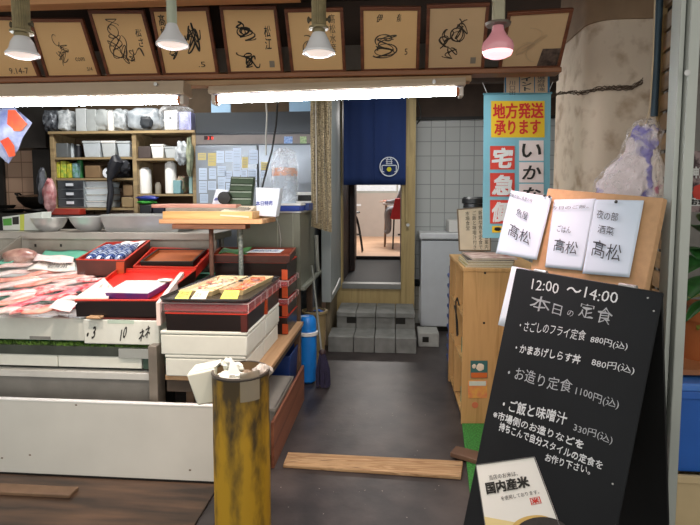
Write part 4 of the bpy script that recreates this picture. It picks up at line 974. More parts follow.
# back wall and ledge
YL = 3.88; lx0, lx1 = Xp(18,YL), Xp(214,YL)
zl = Zp(232.5, YL, 100)
t = thing('steel_ledge', 'stainless ledge along the back of the fish counter', 'ledge', ((lx0+lx1)/2, 4.05, 0))
obj('ledge_top', MB().box(lx0-.3, lx1, YL, YL+.42, zl-.055, zl), mat('ledge_steel','#b3aca2',.4,.4,var=.15), t, bevel=.004)
obj('ledge_face', MB().box(lx0-.3, lx1, YL+.03, YL+.05, .82, zl-.055), mat('face_steel','#a39c90',.4,.4,var=.2), t)
for px in (35.5, 61): p = at(px,244,YL+.03); obj('slot', MB().box(p.x-.008,p.x+.008,YL+.027,YL+.031,p.z-.022,p.z), M_black, t)
for x in (lx0+.05, lx1-.05): obj('leg', MB().cyl((x,YL+.3,0),(x,YL+.3,zl-.055), .02), M_steel, t)
q = [at(-60,330,3.2), at(22,262,3.86), at(22,236,3.86), at(-60,296,3.2)]
obj('side_guard', MB().slab(*q,.015), mat('face_steel','#a39c90',.4,.4,var=.2), t_fc)
# crushed ice
bed = lambda Y: .905+(Y-2.8)*.165
single('crushed_ice', MB().sheet(lambda u,v: (-3.2+u*1.72, 3.24+.58*v, bed(3.24+.58*v)-.03+.012*sin(u*40)*sin(v*17)), 40, 12), mat('ice','#d7dcda',.4,var=.15,scale=30,bump=.6), 'pale crushed ice spread under the fish packs', 'ice', kind='stuff', solid=.02)
# front left foam box
fbx1 = Xp(79,2.79); z0_, z1_ = Zp(340,2.79,40), Zp(318,2.79,40)
def foambox(label, x0, x1, y0, y1, z0, z1, closed=False, marks=None, gap=True, group=None, notch=None):
    t = thing('foam_box', label, 'foam box', ((x0+x1)/2,(y0+y1)/2,z0), group)
    if closed:
        obj('box_body', MB().box(x0,x1,y0,y1,z0,z1-.0225), M_foam, t, bevel=.006)
        obj('lid', MB().box(x0-.002,x1+.002,y0-.002,y1+.002,z1-.020,z1), M_foam, t, bevel=.006)
    else: obj('box_body', MB().tray(x0,x1,y0,y1,z0,z1,.022), M_foam, t, bevel=.005)
    return t
fb = foambox('open white foam box holding pink fish at the front left of the counter', -2.35, fbx1, 2.79, 3.22, z0_, z1_)
p = at(33,337,2.789); obj('handle_slot', MB().box(Xp(23,2.79),Xp(44,2.79),2.787,2.792,z0_+.006,z0_+.022), mat('slot_grey','#8c8c86',.7), fb)
# fish pieces: elongated fillets
m_f = [mat('fish_pink','#f4bfa8',.3,scale=14,col2='#e07c6a',coat=.3), mat('fish_pale','#ecdcd2',.3,scale=12,col2='#d8a8a0',coat=.3), mat('fish_rose','#f0a0a8',.3,scale=18,col2='#d2404e',coat=.3), mat('fish_white','#eee6e0',.28,scale=10,col2='#d9bcb2',coat=.3), mat('fish_red','#e0282f',.3,scale=30,col2='#f3b8b0',coat=.3,lo=.4,hi=.62)]
rd = random.Random(21)
words = ['pale pink fish fillet','whitish fish fillet with pink edge','rosy fish fillet','white squid body','bright red fish piece']
def fillet(px, py, Y, L, W, ang, mi, label, wavy=.1):
    d = ray(px,py); zt = bed(Y)
    # land on bed plane z = bed(y)
    k = (.905-2.8*.165-H)/(d.z-.165*d.y); c = CAMP+d*k
    M = Matrix.Translation(c+Vector((0,0,.012)))@Matrix.Rotation(math.atan(.165),4,'X')@Matrix.Rotation(ang,4,'Z')
    g = MB(); nu, nv = 20, 10; ph = rd.uniform(0,6)
    vs = []; 
    for j in range(nv+1):
        for i in range(nu+1):
            u = i/nu; v = j/nv; wv = W*(sin(pi*min(1,u*.93+.05))**.55)*(1+.12*sin(u*9+ph))
            y = (v-.5)*wv; h = .016*(1-(2*v-1)**2)**.5*(sin(pi*min(1,max(0,u)))**.4 if 0<u<1 else .05)+.006*sin(u*7+ph)
            vs.append((L*(u-.5), y+.012*sin(u*4+ph), h))
    fs = [(j*(nu+1)+i, j*(nu+1)+i+1, (j+1)*(nu+1)+i+1, (j+1)*(nu+1)+i) for j in range(nv) for i in range(nu)]
    g.add(vs, fs).xf(M)
    return single('fish_fillet', g, m_f[mi], label, 'fish', 'fish pieces laid out on ice', solid=.008)
spots = [(8,305,.30,.07,40,0),(22,300,.34,.075,42,1),(36,303,.26,.07,40,2),(38,296,.30,.07,38,4),(55,300,.24,.07,36,4),(12,288,.36,.08,35,1),(28,285,.36,.07,40,3),(44,284,.34,.07,38,0),(60,287,.32,.07,34,1),(75,290,.28,.06,30,4),(90,283,.26,.06,28,4),(84,277,.26,.06,30,0),(6,276,.30,.07,30,3),(24,274,.30,.07,34,1),(42,276,.28,.06,36,0),(62,277,.30,.06,30,1),(50,309,.22,.06,30,4),(5,296,.26,.07,38,2),(14,268,.26,.07,28,1),(98,290,.2,.06,20,4),(72,302,.18,.06,20,3),(-12,300,.34,.07,36,1),(-14,285,.34,.07,36,0),(74,282,.26,.05,30,1)]
pos_w = ['lowest row at the far left','front left of the foam box','front of the foam box, centre','just behind the front centre piece','right half of the foam box','middle row far left','middle row, second from the left','middle row centre','middle row, right of centre','right side, under the cream sheet','right edge, by the black crate','right edge, behind the bright red pieces','upper row far left','upper row, second from the left','upper row centre','upper row right of centre','front lip of the foam box','left edge, above the lowest row','back left, by the orange pack','touching the black crate at the right','right corner of the foam box','cut by the left edge, lower','cut by the left edge, upper','between middle and upper rows']
for (a,b,L,W,an,mi), pw in zip(spots, pos_w):
    fillet(a,b,0,L,W,R(an),mi, words[mi]+' on the ice, '+pw)
single('crushed_ice', MB().sheet(lambda u,v: (-2.32+u*(fbx1+2.29), 2.815+.38*v, z1_-.012+.008*sin(u*30)*sin(v*11)), 40, 12), mat('ice','#d7dcda',.4,var=.15,scale=30,bump=.6), 'crushed ice filling the front left foam box', 'ice', kind='stuff', solid=.015)
for i,(a,b,L,W,an,mi) in enumerate([(0,314,.26,.07,20,1),(16,313,.26,.07,35,3),(30,314,.2,.06,15,4),(44,312,.22,.07,40,0),(60,311,.2,.06,10,4),(68,308,.2,.06,35,1),(34,293,.26,.08,60,3),(50,291,.24,.07,15,4),(18,281,.3,.08,10,0),(70,294,.22,.07,50,2),(10,310,.24,.07,50,2),(92,289,.2,.07,40,2)]):
    fillet(a,b,0,L,W,R(an),mi, words[mi]+' '+['against the front wall of the foam box, far left','against the front wall, second from the left','at the front wall, third from the left','at the front wall, centre','at the front wall, right of centre','at the front right corner of the foam box','standing out in the centre of the foam box','behind the bright red centre pieces','lying level in the middle row at the left','beside the slanted red printed card','over the front left pieces','beside the cream card of the black crate'][i])
# pack, bag, papers on the fish
def onbed(px,py,up=0):
    d = ray(px,py); k = (.905-2.8*.165-H+up)/(d.z-.165*d.y); return CAMP+d*k
c = onbed(22,262); single('fish_bag', MB().blob(c+Vector((0,.0,.035)), (.26,.22,.14), jit=.12, seed=3), mat('bag_fish','#cda795',.3,scale=14,col2='#9a6a60',coat=.4), 'clear bag of orange tinted fish heads at the back left of the ice', 'bag')
def bedsheet(name, pts, m, label, cat, up=.035, text=None, wave=.006):
    Q = [onbed(*p, up) for p in pts]
    o = single(name, MB().sheet(lambda u,v: lerpq(Q,u,v)+Vector((0,0,wave*sin(u*7+v*3))), 12, 8), m, label, cat, solid=.002)
    if text:
        off = Vector(o['_o'])
        for body,u0,u1,v0,v1 in text:
            s = MB(); textq(s, body, [lerpq(Q,u0,v0)+Vector((0,0,.009)),lerpq(Q,u1,v0)+Vector((0,0,.009)),lerpq(Q,u1,v1)+Vector((0,0,.009)),lerpq(Q,u0,v1)+Vector((0,0,.009))]); obj('lettering', s, M_ink, o)
    return o
bedsheet('price_card', [(26,270),(75,271),(75,262),(43,260)], mat('card_cream','#efe6da',.6,var=.03), 'cream price card with small writing lying at the back of the fish', 'price card', text=[('本日入荷\n刺身用',.3,.9,.15,.8)])
bedsheet('price_card', [(33,261),(73,263),(74,257),(38,254)], mat('card_pinkish','#f2d9d4',.6,var=.04), 'pink tinted card behind the cream price card', 'price card', up=.06)
bedsheet('green_sheet', [(40,258),(86,258),(88,251),(46,250)], mat('sheet_green','#5fae92',.6,var=.2), 'crumpled green plastic sheet at the back of the fish display', 'sheet', up=.045)
bedsheet('green_sheet', [(-5,266),(14,262),(12,256),(-5,262)], mat('sheet_green','#5fae92',.6,var=.2), 'small green sheet corner at the left end of the display', 'sheet', up=.035)
bedsheet('price_card', [(48,308),(70,312),(78,302),(58,299)], mat('card_pinkish','#f2d9d4',.6,var=.04), 'small slanted card with red print among the red fish pieces', 'price card', up=.055, wave=.002)
# clear film over the fish
single('plastic_wrap', MB().sheet(lambda u,v: (lambda P: P+Vector((0,0,.055+.014*sin(u*14+v*5)+.01*sin(v*19))))(onbed(-10+98*u-10*(1-v), 312-46*v)), 40, 30), film('wrap_film','#ffffff',.01,.13,16,.08), 'clear glossy plastic wrap stretched over the fish', 'plastic wrap')

# ---- crates
def crate(label, c4, h, outer, liner, rimm, group='lacquered crates on the counter', clear=False, name='crate'):
    """c4: FL FR BR BL top corners (world)"""
    c4 = [Vector(v) for v in c4]; cc = sum(c4, Vector())/4
    def ins(k, dz): 
        r_ = []
        for i in range(4):
            e1 = (c4[(i+1)%4]-c4[i]).normalized(); e0 = (c4[i-1]-c4[i]).normalized(); r_.append(c4[i]+(e1+e0)*k+Vector((0,0,dz)))
        return r_
    t = thing(name, label, 'crate', cc-Vector((0,0,h)), group)
    a, b, c_, d = ins(0,0), ins(0.004,-h), ins(.008,0), ins(.011,-h+.008)
    g = MB().add(a+b+c_+d, [(7,6,5,4)]+[(4+i,4+(i+1)%4,(i+1)%4,i) for i in range(4)]+[(i,(i+1)%4,8+(i+1)%4,8+i) for i in range(4)]+[(8+i,8+(i+1)%4,12+(i+1)%4,12+i) for i in range(4)]+[(12,13,14,15)])
    obj('body', g, outer, t)
    a, b = ins(.009,-.001), ins(.012,-h+.010)
    obj('lining', MB().add(a+b, [(i,(i+1)%4,4+(i+1)%4,4+i) for i in range(4)]+[(4,5,6,7)]), liner, t)
    a, b = ins(-.002,.0), ins(.011,.0); a2, b2 = ins(-.002,.006), ins(.011,.006)
    obj('rim', MB().add(a+b+a2+b2, [(i,(i+1)%4,8+(i+1)%4,8+i) for i in range(4)]+[(8+i,8+(i+1)%4,12+(i+1)%4,12+i) for i in range(4)]+[(12+i,12+(i+1)%4,4+(i+1)%4,4+i) for i in range(4)]), rimm, t)
    return t
m_rim = mat('rim_red','#c2341f',.35,var=.1); m_lin = mat('lining_red','#d33022',.4,var=.15); m_brn = mat('crate_brown','#5a2a1f',.4,var=.25); m_or = mat('corner_orange','#b8481f',.45,var=.2)
M_redin = mat('tray_red','#d8281c',.3,var=.08)
# c1 blue fish crate
C1 = [at(76,260,3.35), at(125,261,3.35), at(150,241,3.84), at(106,243,3.84)]
t = crate('red rimmed crate of striped blue fish left of the steel pan', C1, .105, m_brn, m_lin, m_rim)
obj('corner_post', MB().slab(*[at(a,b,3.345) for a,b in ((116,276),(124,276),(124,262),(116,262))], .004), m_or, t)
for k in range(4):
    f0 = .16+.2*k
    def P1(u,v): return lerpq(C1,u,v)
    a_, b_ = P1(f0,.06)+Vector((0,0,-.012)), P1(f0+.06,.86)+Vector((0,0,.0))
    g = MB().blob((0,0,0),(1,.20,.16),jit=.04,seed=k); d_ = (b_-a_); M = Matrix.Translation((a_+b_)/2)@d_.to_track_quat('X','Z').to_matrix().to_4x4()@Matrix.Scale(d_.length,4)
    g.xf(M); single('silver_fish', g, mat('blue_fish','#b9c4d8',.22,.3,scale=9,col2='#24407c',lo=.46,hi=.6,stretch=(1,7,3)), ['leftmost of the four striped blue fish packs in the crate','second from left of the striped blue fish packs','third from left of the striped blue fish packs','rightmost of the striped blue fish packs in the crate'][k], 'fish', 'striped blue fish in the crate')
q = [lerpq(C1,*p)+Vector((0,0,.004)) for p in ((.35,.68),(.9,.66),(.92,.98),(.4,1.0))]
single('white_paper', MB().sheet(lambda u,v: lerpq(q,u,v)+Vector((0,0,.004*sin(9*u))),8,8), M_white, 'crumpled white paper at the back of the blue fish crate', 'paper', solid=.002)
# c2
C2 = [at(133,267,3.42), at(196,268,3.42), at(213,250,3.84), at(152,248,3.84)]
t = crate('shallow red crate with a black edged pan, behind the white paper stack', C2, .07, M_redin, M_redin, m_rim)
q = [at(140,264,3.46), at(193,264,3.46), at(207,251,3.80), at(158,251,3.80)]
t = crate('black edged baking pan of orange brown paste on the red crate', [v+Vector((0,0,.012)) for v in q], .03, M_black, mat('orange_paste','#a4541c',.5,var=.25), M_black, group=None, name='baking_pan'); t['category'] = 'pan'
# c3
zc3 = Zp(301,2.76,115)
C3 = [at(75,301,2.76), at(156,301,2.76), at(196,270,3.38), at(118,269,3.38)]
t = crate('wide black crate with bright red tray inside, left of the white divider board', C3, Zp(301,2.76,115)-Zp(317,2.76,115), M_blacq, M_redin, m_rim)
# red tray floor (raised) 
obj('red_tray', MB().slab(*[lerpq(C3,u,v)+Vector((0,0,-.02)) for u,v in ((.02,.02),(.98,.02),(.98,.98),(.02,.98))], .01), M_redin, t)
q = [at(105,293,2.80), at(148,294,2.80), at(171,281,3.08), at(126,281,3.08)]
h_ = .035
t = thing('tray_stack', 'white topped shallow tray with dark blue sides lying on the red crate', 'tray', (q[0]+q[2])/2-Vector((0,0,h_)))
obj('tray_body', MB().add([v for v in q]+[v+((q[0]+q[2])/2-v)*.07-Vector((0,0,h_)) for v in q], [(0,1,2,3),(7,6,5,4),(0,4,5,1),(1,5,6,2),(2,6,7,3),(3,7,4,0)]), mat('tray_navy','#343a7a',.35,var=.2,scale=6,col2='#7a2a6a'), t)
obj('white_sheet', MB().slab(*[lerpq(q,u,v)+Vector((0,0,.005)) for u,v in ((.015,.02),(.985,.02),(.985,.98),(.015,.98))], .004), M_white, t)
for k in range(1): single('card_scrap', MB().blob((lerpq(q,.95,.85))+Vector((0,0,.016)), (.09,.06,.02), jit=.2, seed=6), M_foam, 'small whitish scrap on the corner of the white topped tray', 'scrap')
q = [at(73,300,2.775), at(108,300,2.765), at(113,289,2.95), at(104,279,3.05)]
q = [q[0]+Vector((0,0,.008)), q[1]+Vector((0,0,.008)), q[2]+Vector((0,0,.008)), q[3]+Vector((0,0,.008))]
o = single('cream_sheet', MB().slab(*q,.004), mat('cream_card','#e6cfc0',.6,var=.05), 'cream card with small writing on the left end of the wide black crate', 'card')
s = MB(); textq(s,'魚まる', [lerpq(q,.35,.55)+Vector((0,0,.001)),lerpq(q,.8,.72)+Vector((0,0,.001)),lerpq(q,.75,.95)+Vector((0,0,.001)),lerpq(q,.3,.78)+Vector((0,0,.001))]); obj('lettering', s, M_ink, o)
# foam box with marks
t = thing('foam_box', 'closed white foam box with black handwritten marks under the wide black crate', 'foam box', (Xp(118,2.76),3.0,Zp(345,2.76,118)))
zA, zB = Zp(344.5,2.76,118), Zp(320,2.76,118)
xa, xb = Xp(78,2.76), Xp(155,2.76)
obj('box_body', MB().box(xa,xb,2.76,3.3,zA,zB), M_foam, t, bevel=.006)
obj('lid', MB().hexa([(xa+.02,2.765,zB+.001),(xb,2.765,zB+.001),(xb+.02,3.3,zB+.001),(xa,3.3,zB+.001),(xa+.02,2.765,zB+.012),(xb,2.765,zB+.012),(xb+.02,3.3,zB+.012),(xa,3.3,zB+.012)]), mat('lid_lacquer','#6a2a22',.4), t)
obj('blue_tape', MB().box(Xp(103,2.76),Xp(130,2.76),2.7585,2.76,Zp(323.5,2.76,118),zB), mat('tape_green','#c3d6c4',.5), t)
for body,p0,p1,h in (('・3',(87,341),(96,337),11),('10',(120,341),(127,336),10),('ネネ',(139,342),(150,336),11)):
    s = MB(); textpx(s, body, Vector((0,2.76,0)), PN, p0, p1, h, lift=.002, bold=.02, shear=.3); obj('marker_writing', s, M_ink, t)
single('wood_scrap', MB().box(Xp(83,2.74),Xp(97,2.74),2.72,2.80,zB+.012,zB+.024).xf(Matrix.Identity(4)), M_tan, 'small brown wooden block on the lip of the marked foam box', 'wood block', bevel=.003)
# white divider board between stacks
q = [at(157,340,2.66), at(162,340,2.66), at(185,292,3.2), at(181,292,3.2)]
tp = [at(156,303,2.66), at(160,303,2.66), at(184,272,3.25), at(180,272,3.25)]
for v,w_ in zip(q,tp): v.x = w_.x; v.y = w_.y; v.z = .86
single('foam_divider', MB().hexa([q[0],q[1],q[2],q[3],tp[0],tp[1],tp[2],tp[3]]), mat('foam_pinkish','#ead6cc',.8,var=.05), 'upright white foam board between the two front stacks', 'foam board')
# table under the right stack
tz_ = Zp(377, 2.66, 200); TX1 = -.69
t = thing('wooden_table', 'low tan wooden table carrying the right hand stack of boxes', 'table', (-.95,3.3,0))
obj('tabletop', MB().box(Xp(160,2.68), TX1, 2.68, 3.95, tz_-.03, tz_), M_tan, t, bevel=.004)
obj('apron', MB().box(-1.1, -.78, 2.9, 2.92, .02, tz_-.03), mat('apron_greyrose','#8c7a70',.7,var=.2), t)
obj('front_rail', MB().box(Xp(160,2.68), TX1-.03, 2.70, 2.73, tz_-.10, tz_-.031), mat('rail_darkwood','#4d4034',.7,var=.3), t)
for x in (-1.14, -.75):
    for y in (2.75, 3.90): obj('leg', MB().box(x, x+.045, y-.02, y+.025, 0, tz_-.031), mat('leg_wood','#6d543f',.7,var=.3), t, bevel=.003)
obj('side_rail', MB().box(TX1-.04, TX1-.01, 2.74, 3.93, tz_-.07, tz_-.031), mat('rail_darkwood','#4d4034',.7,var=.3), t)
# front column of the right stack
FX0, FX1 = Xp(157,2.66), -.768
def zz(y): return Zp(y,2.66,200)
foambox('lowest closed white foam box of the right hand stack', FX0+.02, FX1-.01, 2.66, 3.06, tz_, zz(355), True)
foambox('second white foam box of the right hand stack, just below the black crates', FX0, FX1, 2.655, 3.06, zz(355), zz(331), True)
foambox('lower white foam box at the back of the right hand stack', FX0+.02, FX1-.01, 3.075, 3.44, tz_, zz(355), True)
foambox('upper white foam box at the back of the right hand stack', FX0, FX1, 3.075, 3.44, zz(355), zz(331), True)
def q4(x0,x1,y0,y1,z): return [Vector((x0,y0,z)),Vector((x1,y0,z)),Vector((x1,y1,z)),Vector((x0,y1,z))]
t = crate('black lacquer crate at the front of the right hand stack', q4(FX0+.03,FX1,2.655,3.05,zz(314)), zz(314)-zz(331), M_blacq, m_lin, m_rim)
for x in (FX1-.001,): obj('corner_post', MB().box(x-.03,x+.003,2.652,2.68,zz(331),zz(315)), mat('corner_dark','#52180f',.4), t)
t = crate('black lacquer crate at the back of the right hand stack', q4(FX0+.03,FX1,3.08,3.44,zz(314)), zz(314)-zz(331), M_blacq, m_lin, m_rim)
obj('corner_post', MB().box(FX1-.02,FX1+.004,3.076,3.11,zz(331),zz(315)), m_or, t)
# clear trays with red contents
def cleartray(label, x0,x1,y0,y1,z0,z1):
    t = thing('clear_tray', label, 'tray', ((x0+x1)/2,(y0+y1)/2,z0), 'clear plastic trays in the stacks')
    obj('red_contents', MB().box(x0+.012,x1-.012,y0+.012,y1-.012,z0+.008,z0+(z1-z0)*.85), mat('red_contents2','#a51219',.35,var=.3,scale=6), t)
    obj('walls', MB().tray(x0,x1,y0,y1,z0+.001,z1,.004), M_clear, t)
    g = MB()
    for (a,b,c,d) in ((x0,x1,y0,y0),(x1,x1,y0,y1),(x0,x0,y0,y1),(x0,x1,y1,y1)): g.tube([(a,c,z1),(b,d,z1)],.0025,6)
    for n_ in range(4): g.tube([(x1,y0+(y1-y0)*n_/3,z0),(x1,y0+(y1-y0)*n_/3,z1)],.002,6)
    g.tube([(x0,y0,z0),(x0,y0,z1)],.002,6)
    obj('edge', g, mat('clear_edge','#e6c8c6',.2,alpha=.8), t)
cleartray('clear plastic tray of red goods at the front under the black food tray', FX0+.01, FX1+.012, 2.65, 3.05, zz(314)+.008, zz(303))
cleartray('clear plastic tray of red goods at the back under the black food tray', FX0+.01, FX1+.012, 3.08, 3.44, zz(314)+.008, zz(303))
# black food tray
zt0 = zz(302.5)+.004
def rrect(x0,x1,y0,y1,r,n=5):
    P_=[]
    for cx,cy,a0 in ((x1-r,y0+r,-pi/2),(x1-r,y1-r,0),(x0+r,y1-r,pi/2),(x0+r,y0+r,pi)):
        for i in range(n+1): a=a0+pi/2*i/n; P_.append((cx+r*cos(a),cy+r*sin(a)))
    return P_
t = thing('black_tray', 'black serving tray with packed food on top of the right hand stack', 'tray', (-.97,3.05,zt0))
pr = rrect(FX0, FX1+.01, 2.64, 3.46, .05); g = prism(MB(), pr, zt0, zt0+.008)
obj('tray_base', g, mat('tray_black','#33302f',.25,coat=.3), t)
n = len(pr); pr2 = rrect(FX0-.008, FX1+.018, 2.632, 3.468, .055); g = MB().add([(x,y,zt0+.002) for x,y in pr]+[(x,y,zt0+.02) for x,y in pr2], [(i,(i+1)%n,n+(i+1)%n,n+i) for i in range(n)])
obj('tray_rim', g, mat('tray_black','#33302f',.25,coat=.3), t, solid=.003)
zt = zt0+.009
def pack(label, x0,x1,y0,y1,food,seed,rot=0,h=.03):
    c = Vector(((x0+x1)/2,(y0+y1)/2,zt)); w,d = x1-x0,y1-y0; M = Matrix.Translation(c)@Matrix.Rotation(R(rot),4,'Z')
    t = thing('food_pack', label, 'food pack', c, 'packed food on the black tray')
    obj('dish', MB().tray(-w/2,w/2,-d/2,d/2,0,h,.005,.012).xf(M), mat('dish_cream','#e6cf98',.5), t)
    rd = random.Random(seed); g = MB()
    g.box(-w/2+.02,w/2-.02,-d/2+.02,d/2-.02,.004,.014)
    for i in range(16): g.blob((rd.uniform(-w/2+.04,w/2-.04),rd.uniform(-d/2+.04,d/2-.04),.02+rd.uniform(0,.008)),(rd.uniform(.03,.06),rd.uniform(.03,.06),.018),jit=.1,nu=10,nv=6,seed=i)
    obj('food', g.xf(M), food, t)
    obj('film', MB().sheet(lambda u,v: M@Vector((w*(u-.5)*.99,d*(v-.5)*.99,h+.004+.003*sin(u*9+v*4))),10,10), film('pack_film','#ffffff',.08,.35,20,.1), t)
    return t
m_food1 = mat('food_cream','#ecd9a8',.5,scale=26,col2='#a8502c',lo=.40,hi=.52); m_food2 = mat('food_orange','#e88a34',.4,scale=20,col2='#c2581c')
pack('wide pack of cream coloured fried food at the left end of the black tray', -1.165,-.965,2.76,3.33,m_food1,1,-4)
pack('narrow pack of orange food in a yellow dish on the black tray', -.945,-.80,2.80,3.34,m_food2,3,-5)
def label_card(x0,x1,y0,y1,m,label,txt=None):
    q = [Vector((x0,y0,zt+.002)),Vector((x1,y0,zt+.002)),Vector((x1-.005,y1,zt+.035)),Vector((x0+.005,y1,zt+.035))]
    o = single('price_label', MB().slab(*q,.002), m, label, 'price label')
    if txt: s = MB(); textq(s,txt,[lerpq(q,a,b) for a,b in ((.15,.2),(.85,.2),(.85,.8),(.15,.8))],lift=.0015); obj('lettering', s, M_ink, o)
m_lem = mat('label_yellow','#e8e05a',.6)
label_card(-1.165,-1.09,2.665,2.74,m_lem,'yellow price label at the front left corner of the black tray','百円')
label_card(-1.075,-.995,2.665,2.74,mat('label_cream','#eee6cc',.6),'cream price label beside the yellow one at the front left of the tray','四五〇')
label_card(-.925,-.83,2.70,2.76,m_lem,'yellow price label in front of the pack with orange food','二〇〇')
single('tray_garnish', MB().blob((-.90,3.0,zt+.050),(.03,.05,.012),jit=.1,seed=2), M_black, 'small black seaweed piece on the orange food', 'garnish')

# far stack
GX0, GX1 = Xp(213,3.55), -.735
def z5(y): return Zp(y,3.55,260)
zs_ = [tz_]; hh = (z5(262)-tz_)/4
names = ['lowest','second lowest','third','uppermost']
for k in range(4):
    zb5 = tz_+k*hh
    if k in (1,2):
        crate('black and orange crate, %s of the far stack by the passage' % names[k], q4(GX0,GX1,3.55,3.93,zb5+hh*.62), hh*.62-.001, M_blacq, m_lin, m_rim, 'crates of the far stack')
        cleartray('clear red tray above the %s crate of the far stack' % names[k], GX0+.01,GX1+.012,3.54,3.93, zb5+hh*.62+.008, zb5+hh-.003)
    else:
        crate('black and orange crate, %s of the far stack by the passage' % names[k], q4(GX0,GX1,3.55,3.93,zb5+hh-.008), hh-.009, M_blacq, m_lin, m_rim, 'crates of the far stack')
    single('corner_bracket', MB().box(GX1-.035,GX1+.006,3.544,3.549,zb5+.005,zb5+hh*.6), m_or, 'orange corner plate on the %s crate of the far stack' % names[k], 'bracket')
zt5 = z5(262)
C6 = [Vector((Xp(211,3.53),3.5,zt5+.05)),Vector((Xp(290,3.53),3.5,zt5+.05)),Vector((Xp(296,3.95),3.93,zt5+.06)),Vector((Xp(220,3.95),3.93,zt5+.06))]
t = crate('open dark crate holding green leaf and a paper slip on top of the far stack', C6, .05, mat('crate_darkred','#3a1912',.4,var=.3), mat('lining_brown','#9a4424',.5,var=.3), mat('rim_brown','#7a3420',.4), 'crates of the far stack')
single('green_leaf_sheet', MB().sheet(lambda u,v: lerpq(C6,.08+.36*u,.12+.76*v)+Vector((0,0,.004+.01*sin(u*5+v*3))),12,10), mat('leaf_sheet','#3c7a3a',.5,var=.4), 'wrinkled green leaf sheet in the crate on top of the far stack', 'leaf', solid=.002)
q = [lerpq(C6,u,v)+Vector((0,0,.012)) for u,v in ((.42,.2),(.86,.2),(.88,.6),(.5,.6))]
o = single('paper_slip', MB().slab(*q,.002), M_paper, 'white paper slip with blue print in the crate on top of the far stack', 'paper')
s = MB(); textq(s,'髙松水産', [lerpq(q,.1,.2)+Vector((0,0,.001)),lerpq(q,.9,.2)+Vector((0,0,.001)),lerpq(q,.9,.8)+Vector((0,0,.001)),lerpq(q,.1,.8)+Vector((0,0,.001))]); obj('lettering', s, mat('blue_ink','#3a4a9a',.6), o)
#---PART5
# ================================================================ YELLOW POST, SIDE BOARD, BINS
YQ2 = 2.25; yc = at(242,370,YQ2); ry_ = 29.5*YQ2/F
m_yel2 = mat('post_yellow','#b8941c',.55,var=.2)
def stripes(name):
    m = bpy.data.materials.new(name); m.use_nodes = True; nt = m.node_tree; b = nt.nodes['Principled BSDF']; b.inputs['Roughness'].default_value = .55
    tc = nt.nodes.new('ShaderNodeTexCoord'); sp = nt.nodes.new('ShaderNodeSeparateXYZ'); nt.links.new(tc.outputs['Object'], sp.inputs[0])
    at2 = nt.nodes.new('ShaderNodeMath'); at2.operation='ARCTAN2'; nt.links.new(sp.outputs['Y'],at2.inputs[0]); nt.links.new(sp.outputs['X'],at2.inputs[1])
    mu = nt.nodes.new('ShaderNodeMath'); mu.operation='MULTIPLY'; mu.inputs[1].default_value=7.0; nt.links.new(at2.outputs[0],mu.inputs[0])
    si = nt.nodes.new('ShaderNodeMath'); si.operation='SINE'; nt.links.new(mu.outputs[0],si.inputs[0])
    nz = nt.nodes.new('ShaderNodeTexNoise'); nz.inputs['Scale'].default_value=26; nz.inputs['Detail'].default_value=6; mpp = nt.nodes.new('ShaderNodeMapping'); mpp.inputs['Scale'].default_value=(1,1,.35); nt.links.new(tc.outputs['Object'],mpp.inputs[0]); nt.links.new(mpp.outputs[0],nz.inputs[0])
    # grime is heavier on the worn upper part of the post
    mr = nt.nodes.new('ShaderNodeMapRange'); mr.inputs[1].default_value=.3; mr.inputs[2].default_value=.8; mr.inputs[3].default_value=-.4; mr.inputs[4].default_value=.6; nt.links.new(sp.outputs['Z'],mr.inputs[0])
    a1 = nt.nodes.new('ShaderNodeMath'); a1.operation='MULTIPLY_ADD'; a1.inputs[1].default_value=.28; nt.links.new(si.outputs[0],a1.inputs[0]); nt.links.new(mr.outputs[0],a1.inputs[2])
    n1 = nt.nodes.new('ShaderNodeMath'); n1.operation='MULTIPLY_ADD'; n1.inputs[1].default_value=2.2; n1.inputs[2].default_value=-.62; nt.links.new(nz.outputs[0],n1.inputs[0])
    a2 = nt.nodes.new('ShaderNodeMath'); a2.operation='ADD'; a2.use_clamp=True; nt.links.new(a1.outputs[0],a2.inputs[0]); nt.links.new(n1.outputs[0],a2.inputs[1])
    mx = nt.nodes.new('ShaderNodeMix'); mx.data_type='RGBA'; mx.inputs[6].default_value=rgb('#b08a1c'); mx.inputs[7].default_value=rgb('#41341a'); nt.links.new(a2.outputs[0],mx.inputs[0])
    nt.links.new(mx.outputs[2], b.inputs['Base Color']); return m
M_post = stripes('yellow_worn')
t = thing('yellow_post', 'round yellow bollard with worn dark streaks before the counter, open top stuffed with rubbish', 'bollard', (yc.x-.006,yc.y,0))
zt_ = yc.z; lean = .0
obj('tube_body', MB().lathe([(ry_,0),(ry_,zt_-.3),(ry_*.985,zt_-.15),(ry_,zt_),(ry_-.004,zt_)], (yc.x-.006,yc.y,0), 48, cap=False), M_post, t)
obj('inner_lining', MB().lathe([(ry_-.008,zt_),(ry_-.009,zt_-.1),(ry_-.009,zt_-.16),(0,zt_-.161)], (yc.x-.006,yc.y,0), 48, cap=False), mat('inner_tan','#8a7250',.6,var=.3), t)
obj('rim', MB().lathe([(ry_+.001,zt_-.012),(ry_+.003,zt_-.004),(ry_,zt_+.003),(ry_-.010,zt_+.002)], (yc.x-.006,yc.y,0), 48, cap=False), mat('rim_dark','#4d4740',.35,.3), t)
p = at(258,392,YQ2); obj('grey_tape', MB().add([Vector((yc.x-.006+(ry_+.0015)*cos(a),yc.y+(ry_+.0015)*sin(a),z)) for z in (Zp(406,2.13),Zp(376,2.13)) for a in [R(-75+8*i) for i in range(6)]], [(i,i+1,7+i,6+i) for i in range(5)]), mat('tape_grey','#9a917c',.4,alpha=.75), t)
